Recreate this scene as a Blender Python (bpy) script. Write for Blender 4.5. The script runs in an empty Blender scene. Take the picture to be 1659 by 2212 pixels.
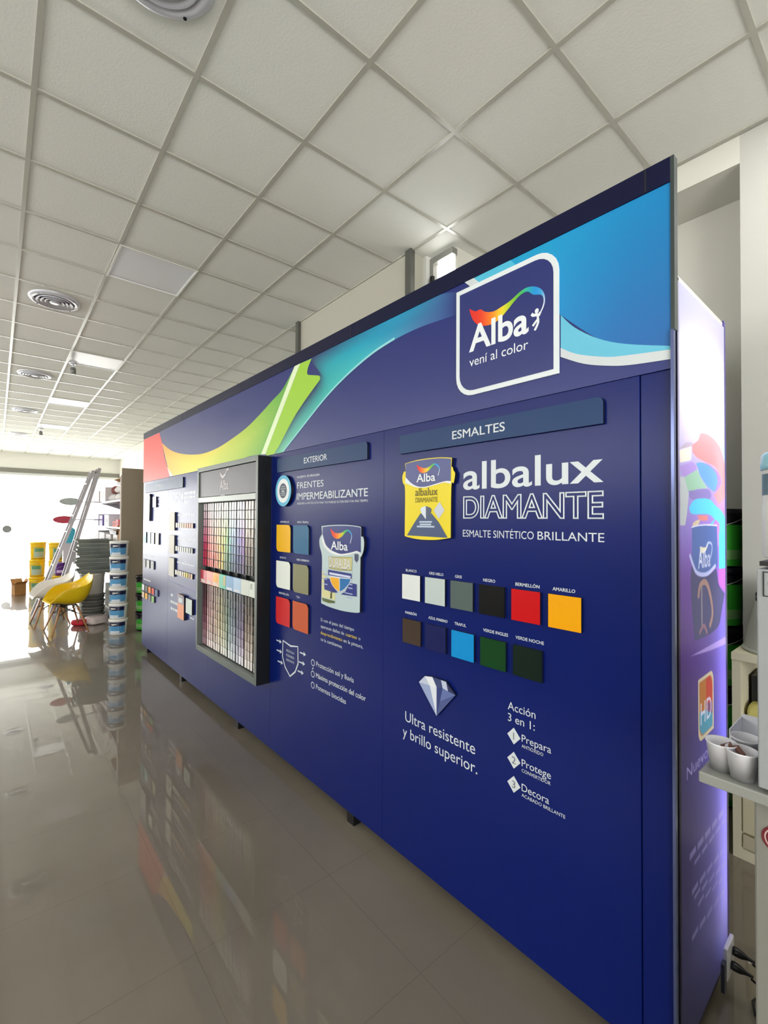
import bpy, math, random
import numpy as np
from mathutils import Vector, Matrix
random.seed(7)
SC = bpy.context.scene
COL = SC.collection
PI = math.pi

# ---------------------------------------------------------------- camera, world, lights, exposure
EYE = 1.65          # lens height above the floor
YAW, PITCH, ROLL, FPX = .702, .0152, .0049, 990.7
_f = Vector((-math.cos(YAW)*math.cos(PITCH), math.sin(YAW)*math.cos(PITCH), math.sin(PITCH)))
_r = _f.cross(Vector((0, 0, 1))).normalized()
_u = _r.cross(_f)
_r, _u = _r*math.cos(ROLL)+_u*math.sin(ROLL), _u*math.cos(ROLL)-_r*math.sin(ROLL)
cd = bpy.data.cameras.new('camera'); cam = bpy.data.objects.new('camera', cd); COL.objects.link(cam)
cam.matrix_world = Matrix(((_r.x, _u.x, -_f.x, 0), (_r.y, _u.y, -_f.y, 0), (_r.z, _u.z, -_f.z, EYE), (0, 0, 0, 1)))
cd.sensor_width = 36; cd.lens = FPX/2212*36; cd.clip_start = .02; cd.clip_end = 300
SC.camera = cam
SC.view_settings.view_transform = 'Standard'; SC.view_settings.look = 'None'
SC.view_settings.gamma = 1; SC.view_settings.use_curve_mapping = False
SC.view_settings.exposure = 0.0
SC.cycles.use_denoising = True
SC.cycles.max_bounces = 8; SC.cycles.diffuse_bounces = 5; SC.cycles.glossy_bounces = 4
SC.cycles.transparent_max_bounces = 12
SC.cycles.caustics_reflective = False; SC.cycles.caustics_refractive = False
SC.cycles.sample_clamp_indirect = 6

W = bpy.data.worlds.new('overcast_sky'); SC.world = W; W.use_nodes = True
W.node_tree.nodes['Background'].inputs[0].default_value = (1.0, .99, .965, 1)
W.node_tree.nodes['Background'].inputs[1].default_value = 9.5

def area(name, loc, aim, sx, sy, watts, color=(1, 1, 1), portal=False, spread=180):
    l = bpy.data.lights.new(name, 'AREA'); l.shape = 'RECTANGLE'; l.size = sx; l.size_y = sy
    l.energy = watts; l.color = color; l.spread = math.radians(spread)
    if portal: l.cycles.is_portal = True
    o = bpy.data.objects.new(name, l); COL.objects.link(o)
    o.location = loc; o.rotation_euler = Vector(aim).to_track_quat('-Z', 'Y').to_euler()
    return o
CEIL = 3.805
XF, XN, YL = -19.5, 4.2, -5.0       # street wall, wall behind the camera, left wall
area('storefront_daylight', (XF+.12, -.6, 1.53), (1, 0, 0), 8.0, 3.0, 10, portal=True)
area('side_window_daylight', (-5.2, YL+.06, 3.0), (0, 1, .25), 6.5, 1.5, 210, (1, .995, .98), spread=150)
area('far_side_fill_light', (-13.6, YL+.06, 2.9), (0, 1, .3), 9.5, 1.6, 390, (1, .995, .98), spread=150)  # added lamp brightening the far ceiling; the left wall has no opening here
sun = bpy.data.lights.new('sun', 'SUN'); sun.energy = 22; sun.angle = .01; sun.color = (1, .99, .97)
so = bpy.data.objects.new('sun', sun); COL.objects.link(so); so.rotation_euler = Vector((-.35, .55, -.8)).to_track_quat('-Z', 'Y').to_euler()
area('rear_fill_light', (XN-.06, -1.6, 2.0), (-1, 0, 0), 4.6, 2.6, 350, (1, .99, .98))  # added fill from behind the camera for the near ceiling; wall_near is solid
area('back_corner_fill_light', (-.05, 2.5, CEIL-.03), (0, 0, -1), .56, .56, 10, (1, .98, .95))  # added out of view to brighten the dark floor corner

# ---------------------------------------------------------------- materials
def lin(c):
    return tuple(((v/255)/12.92 if v/255 <= .04045 else ((v/255+.055)/1.055)**2.4) for v in c)
MATS = {}
def mat(name, rgb, rough=.5, metal=0, spec=.5, coat=0, emit=0, bump=None, noise=None):
    if name in MATS: return MATS[name]
    m = bpy.data.materials.new(name); m.use_nodes = True; nt = m.node_tree
    b = nt.nodes['Principled BSDF']
    c = lin(rgb)+(1,)
    b.inputs['Base Color'].default_value = c
    b.inputs['Roughness'].default_value = rough; b.inputs['Metallic'].default_value = metal
    b.inputs['Specular IOR Level'].default_value = spec; b.inputs['Coat Weight'].default_value = coat
    if emit:
        b.inputs['Emission Color'].default_value = c; b.inputs['Emission Strength'].default_value = emit
    if noise:      # (scale, amount) slight procedural mottling of the colour
        tc = nt.nodes.new('ShaderNodeTexCoord'); n = nt.nodes.new('ShaderNodeTexNoise')
        n.inputs['Scale'].default_value = noise[0]; n.inputs['Detail'].default_value = 4
        r = nt.nodes.new('ShaderNodeValToRGB')
        r.color_ramp.elements[0].position = .3; r.color_ramp.elements[1].position = .7
        r.color_ramp.elements[0].color = tuple(v*(1-noise[1]) for v in c[:3])+(1,)
        r.color_ramp.elements[1].color = tuple(min(1, v*(1+noise[1])) for v in c[:3])+(1,)
        nt.links.new(tc.outputs['Object'], n.inputs['Vector']); nt.links.new(n.outputs['Fac'], r.inputs['Fac'])
        nt.links.new(r.outputs['Color'], b.inputs['Base Color'])
    if bump:       # (scale, strength)
        tc = nt.nodes.new('ShaderNodeTexCoord'); n = nt.nodes.new('ShaderNodeTexNoise'); n.inputs['Scale'].default_value = bump[0]
        bp = nt.nodes.new('ShaderNodeBump'); bp.inputs['Strength'].default_value = bump[1]; bp.inputs['Distance'].default_value = .01
        nt.links.new(tc.outputs['Object'], n.inputs['Vector']); nt.links.new(n.outputs['Fac'], bp.inputs['Height'])
        nt.links.new(bp.outputs['Normal'], b.inputs['Normal'])
    MATS[name] = m
    return m
def ink(rgb, rough=.4, spec=.3):
    return mat('ink_%d_%d_%d' % rgb, rgb, rough, spec=spec)
def blend_ink(name, rough=.4):
    """printed colour blend, read from the mesh's own colour layer"""
    if name in MATS: return MATS[name]
    m = mat(name, (255, 255, 255), rough, spec=.3); nt = m.node_tree
    a = nt.nodes.new('ShaderNodeVertexColor'); a.layer_name = 'print'
    nt.links.new(a.outputs['Color'], nt.nodes['Principled BSDF'].inputs['Base Color'])
    return m
def glass(name, tint=(1, 1, 1), gloss=.07):
    m = bpy.data.materials.new(name); m.use_nodes = True; nt = m.node_tree
    nt.nodes.remove(nt.nodes['Principled BSDF'])
    t = nt.nodes.new('ShaderNodeBsdfTransparent'); t.inputs[0].default_value = tint+(1,)
    g = nt.nodes.new('ShaderNodeBsdfGlossy'); g.inputs['Roughness'].default_value = .02
    mx = nt.nodes.new('ShaderNodeMixShader'); mx.inputs[0].default_value = gloss
    nt.links.new(t.outputs[0], mx.inputs[1]); nt.links.new(g.outputs[0], mx.inputs[2])
    nt.links.new(mx.outputs[0], nt.nodes['Material Output'].inputs[0])
    return m
def backlit(name, rgb):
    """translucent printed film of the light box"""
    if name in MATS: return MATS[name]
    m = bpy.data.materials.new(name); m.use_nodes = True; nt = m.node_tree
    b = nt.nodes['Principled BSDF']; c = lin(rgb)+(1,)
    b.inputs['Base Color'].default_value = c; b.inputs['Roughness'].default_value = .3
    t = nt.nodes.new('ShaderNodeBsdfTranslucent'); t.inputs[0].default_value = c
    mx = nt.nodes.new('ShaderNodeMixShader'); mx.inputs[0].default_value = .35
    nt.links.new(b.outputs[0], mx.inputs[1]); nt.links.new(t.outputs[0], mx.inputs[2])
    nt.links.new(mx.outputs[0], nt.nodes['Material Output'].inputs[0])
    MATS[name] = m
    return m

# ---------------------------------------------------------------- mesh builders
class MB:
    def __init__(s): s.v = []; s.f = []; s.m = []; s.mats = []; s.sm = []
    def mi(s, m):
        if m not in s.mats: s.mats.append(m)
        return s.mats.index(m)
    def add(s, vs, fs, m, smooth=False):
        b = len(s.v); i = s.mi(m); s.v += [tuple(p) for p in vs]
        for f in fs:
            s.f.append([b+k for k in f]); s.m.append(i); s.sm.append(smooth)
        return s
    def box(s, x0, y0, z0, x1, y1, z1, m):
        x0, x1 = min(x0, x1), max(x0, x1); y0, y1 = min(y0, y1), max(y0, y1); z0, z1 = min(z0, z1), max(z0, z1)
        return s.add([(x0, y0, z0), (x1, y0, z0), (x1, y1, z0), (x0, y1, z0), (x0, y0, z1), (x1, y0, z1), (x1, y1, z1), (x0, y1, z1)],
                     [(0, 3, 2, 1), (4, 5, 6, 7), (0, 1, 5, 4), (1, 2, 6, 5), (2, 3, 7, 6), (3, 0, 4, 7)], m)
    def obox(s, c, dx, dy, dz, ax, ay, az, m):
        """box with half sizes dx.. along unit axes ax.. round c"""
        c = Vector(c); ax, ay, az = Vector(ax)*dx, Vector(ay)*dy, Vector(az)*dz
        P = [c+i*ax+j*ay+k*az for k in (-1, 1) for i, j in ((-1, -1), (1, -1), (1, 1), (-1, 1))]
        return s.add(P, [(0, 3, 2, 1), (4, 5, 6, 7), (0, 1, 5, 4), (1, 2, 6, 5), (2, 3, 7, 6), (3, 0, 4, 7)], m)
    def lathe(s, prof, m, n=32, c=(0, 0, 0), cap0=True, cap1=True, smooth=True):
        vs = []; fs = []
        for r, z in prof:
            for k in range(n):
                a = 2*PI*k/n; vs.append((c[0]+r*math.cos(a), c[1]+r*math.sin(a), c[2]+z))
        for i in range(len(prof)-1):
            for k in range(n):
                fs.append((i*n+k, i*n+(k+1) % n, (i+1)*n+(k+1) % n, (i+1)*n+k))
        s.add(vs, fs, m, smooth)
        caps = []
        if cap0: caps.append(list(range(n-1, -1, -1)))
        if cap1: caps.append([(len(prof)-1)*n+k for k in range(n)])
        if caps:
            b = len(s.v)-len(vs); i = s.mi(m)
            for cfc in caps: s.f.append([b+k for k in cfc]); s.m.append(i); s.sm.append(False)
        return s
    def tube(s, pts, r, m, n=8, r1=None):
        pts = [Vector(p) for p in pts]; vs = []; fs = []; up = None
        for i, p in enumerate(pts):
            d = (pts[min(i+1, len(pts)-1)]-pts[max(i-1, 0)]).normalized()
            if up is None: up = Vector((0, 0, 1)) if abs(d.z) < .9 else Vector((1, 0, 0))
            a = d.cross(up).normalized(); b = a.cross(d).normalized(); up = b
            rr = r if r1 is None else r+(r1-r)*i/(len(pts)-1)
            for k in range(n):
                t = 2*PI*k/n; vs.append(p+a*rr*math.cos(t)+b*rr*math.sin(t))
        for i in range(len(pts)-1):
            for k in range(n): fs.append((i*n+k, i*n+(k+1) % n, (i+1)*n+(k+1) % n, (i+1)*n+k))
        fs.append(list(range(n-1, -1, -1))); fs.append([(len(pts)-1)*n+k for k in range(n)])
        return s.add(vs, fs, m, True)
    def poly(s, pts, y, m):
        """flat print in a plane facing -y: pts are (x, z)"""
        A = sum(pts[i][0]*pts[(i+1) % len(pts)][1]-pts[(i+1) % len(pts)][0]*pts[i][1] for i in range(len(pts)))
        if A < 0: pts = pts[::-1]
        return s.add([(x, y, z) for x, z in pts], [list(range(len(pts)))], m)
    def slab(s, pts, y0, y1, m, side=None):
        """outline (x, z) cut out of board between y0 (front, smaller) and y1"""
        A = sum(pts[i][0]*pts[(i+1) % len(pts)][1]-pts[(i+1) % len(pts)][0]*pts[i][1] for i in range(len(pts)))
        if A < 0: pts = pts[::-1]
        n = len(pts)
        s.add([(x, y0, z) for x, z in pts], [list(range(n))], m)
        s.add([(x, y0, z) for x, z in pts]+[(x, y1, z) for x, z in pts],
              [(i, i+n, (i+1) % n+n, (i+1) % n) for i in range(n)]+[list(range(2*n-1, n-1, -1))], side or m)
        return s
    def stroke(s, pts, w, y, m, closed=False):
        """printed line of width w through pts (x, z)"""
        P = [Vector(p) for p in pts]; n = len(P); L = []
        for i in range(n):
            a = P[(i-1) % n] if closed or i else P[0]; b = P[(i+1) % n] if closed or i < n-1 else P[-1]
            d = (b-a).normalized(); nn = Vector((-d.y, d.x)); L.append((P[i]+nn*w/2, P[i]-nn*w/2))
        for i in range(n if closed else n-1):
            j = (i+1) % n
            s.poly([tuple(L[i][0]), tuple(L[j][0]), tuple(L[j][1]), tuple(L[i][1])], y, m)
        return s
    def build(s, name, parent=None, bevel=0, fmt=None):
        me = bpy.data.meshes.new(name); me.from_pydata(s.v, [], s.f)
        for m in s.mats: me.materials.append(m)
        me.polygons.foreach_set('material_index', s.m); me.polygons.foreach_set('use_smooth', s.sm)
        me.update()
        o = bpy.data.objects.new(name, me); COL.objects.link(o)
        if parent: o.parent = parent
        if bevel:
            b = o.modifiers.new('edge', 'BEVEL'); b.width = bevel; b.segments = 2; b.limit_method = 'ANGLE'
        return o
def cr(pts, i, t, closed=True):
    n = len(pts); g = (lambda k: pts[k % n]) if closed else (lambda k: pts[min(max(k, 0), n-1)])
    a, b, c, d = g(i-1), g(i), g(i+1), g(i+2)
    return tuple(.5*(2*b[q]+(c[q]-a[q])*t+(2*a[q]-5*b[q]+4*c[q]-d[q])*t*t+(3*b[q]-a[q]-3*c[q]+d[q])*t**3) for q in range(len(b)))
def smooth(pts, k=4, limit=.8):
    """rounds the gentle bends of an outline and keeps its sharp corners"""
    n = len(pts); sharp = []
    for i in range(n):
        a, b, c = Vector(pts[i-1]), Vector(pts[i]), Vector(pts[(i+1) % n]); sharp.append((b-a).length < 1e-6 or (c-b).length < 1e-6 or (b-a).angle(c-b) > limit)
    out = []
    for i in range(n):
        j = (i+1) % n; seg = [pts[i-1] if not sharp[i] else pts[i], pts[i], pts[j], pts[(j+1) % n] if not sharp[j] else pts[j]]
        out += [cr(seg, 1, t/k, False) for t in range(k)]
    return out
def along(pts, k=4):
    return [cr(pts, i, t/k, False) for i in range(len(pts)-1) for t in range(k)]+[tuple(pts[-1])]
def blend(rows, cols, y, name, parent, matname='printed_blend'):
    rows = [along(r) for r in rows]; cols = [[tuple(min(255, max(0, v)) for v in c) for c in along(c_)] for c_ in cols]
    rows = [[(x, min(max(z, 2.0915), 2.6335)) if parent.name.startswith('header') else (x, z) for x, z in r] for r in rows]
    return blend_strip(rows, cols, y, name, parent, matname)
def blend_strip(rows, cols, y, name, parent, matname):
    """strip print with a colour blend: rows of (x, z) points, cols the matching print colours"""
    vs = []; cs = []; fs = []; n = len(rows[0])
    for R, Cc in zip(rows, cols):
        for p, c in zip(R, Cc): vs.append((p[0], y, p[1])); cs.append(lin(c)+(1,))
    for i in range(len(rows)-1):
        for k in range(n-1):
            q = [i*n+k, i*n+k+1, (i+1)*n+k+1, (i+1)*n+k]
            a = sum(vs[q[j]][0]*vs[q[(j+1) % 4]][2]-vs[q[(j+1) % 4]][0]*vs[q[j]][2] for j in range(4))
            fs.append(q if a > 0 else q[::-1])
    me = bpy.data.meshes.new(name); me.from_pydata(vs, [], fs)
    at = me.color_attributes.new('print', 'FLOAT_COLOR', 'POINT')
    for i, c in enumerate(cs): at.data[i].color = c
    me.materials.append(blend_ink(matname)); me.update()
    o = bpy.data.objects.new(name, me); COL.objects.link(o); o.parent = parent
    return o
def thing(name, label, cat, loc=(0, 0, 0), rz=0, group=None):
    o = bpy.data.objects.new(name, None); COL.objects.link(o); o.empty_display_size = .1
    o.location = loc; o.rotation_euler = (0, 0, rz)
    return tag(o, label, cat, group)
def tag(o, label, cat, group=None, kind=None):
    o['label'] = label; o['category'] = cat
    if group: o['group'] = group
    if kind: o['kind'] = kind
    return o
def struct(o):
    o['kind'] = 'structure'; return o
def part(o, label):
    o['label'] = label; return o
def kids(o): return [c for c in bpy.data.objects if c.parent == o]
def dup(root, loc, rz, label, group=None):
    r = root.copy(); COL.objects.link(r); r.location = loc; r.rotation_euler = (0, 0, rz); r['label'] = label
    if group: r['group'] = group
    for c in kids(root):
        d = c.copy(); COL.objects.link(d); d.parent = r
        for g in kids(c):
            h = g.copy(); COL.objects.link(h); h.parent = d
    return r

# lettering: Blender's built-in typeface turned into flat print
_caps = {}
def text_raw(body, bold=0, outline=0, res=3):
    c = bpy.data.curves.new('lettering', 'FONT'); c.body = body; c.offset = bold; c.resolution_u = res
    if outline: c.fill_mode = 'NONE'; c.bevel_depth = outline; c.bevel_resolution = 1
    o = bpy.data.objects.new('lettering', c); COL.objects.link(o)
    dg = bpy.context.evaluated_depsgraph_get(); dg.update()
    me = bpy.data.meshes.new_from_object(o.evaluated_get(dg), depsgraph=dg)
    bpy.data.objects.remove(o); bpy.data.curves.remove(c)
    return me
def cap_height():
    if 'H' not in _caps:
        me = text_raw('H'); _caps['H'] = max(v.co.y for v in me.vertices); bpy.data.meshes.remove(me)
    return _caps['H']
def text_into(mb, body, x, z, cap, m, y, width=None, align='L', bold=0, outline=0, plane='front'):
    heavy = bold if bold and not outline and 'M' in body else 0      # thickened by close-set copies: the offset would fill the M
    me = text_raw(body, 0 if heavy else bold, outline, 9 if cap > .05 else 5 if cap > .02 else 2)
    x0 = min(v.co.x for v in me.vertices); x1 = max(v.co.x for v in me.vertices)
    k = cap/cap_height(); kx = k if width is None else width/(x1-x0)
    w = (x1-x0)*kx; ox = x-(0 if align == 'L' else w/2 if align == 'C' else w)
    fn = (lambda X, Z, d: (X, y-d, Z)) if plane == 'front' else (lambda X, Z, d: (y+d, X, Z))
    vs = [fn(ox+(v.co.x-x0)*kx, z+v.co.y*k, max(0, v.co.z*k)) for v in me.vertices]
    h = heavy*k*.9
    for i, (sx, sz) in enumerate(((h, h), (-h, h), (h, -h), (-h, -h)) if heavy else ((0, 0),)):
        mb.add([(a+sx, b-.0003*i, c+sz) if plane == 'front' else (a, b+sx, c+sz) for a, b, c in vs], [list(p.vertices) for p in me.polygons], m)
    bpy.data.meshes.remove(me)
    return w
def letter(parent, lines, y, m, name='lettering'):
    """lines of print, each a mesh of its own; lines = (text, x, z, cap height, kwargs)"""
    for t, x, z, cap, kw in lines:
        mb = MB(); text_into(mb, t, x, z, cap, kw.pop('m', m), y, **kw); mb.build(name, parent)
def rounded(x0, z0, x1, z1, r, corners='abcd', n=6):
    """outline of a plate; corners a=bottom left b=bottom right c=top right d=top left are rounded"""
    out = []
    for key, cx, cz, a0, px, pz in (('a', x0+r, z0+r, PI, x0, z0), ('b', x1-r, z0+r, 1.5*PI, x1, z0), ('c', x1-r, z1-r, 0, x1, z1), ('d', x0+r, z1-r, .5*PI, x0, z1)):
        if key in corners: out += [(cx+r*math.cos(a0+.5*PI*i/n), cz+r*math.sin(a0+.5*PI*i/n)) for i in range(n+1)]
        else: out.append((px, pz))
    return out
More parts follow.
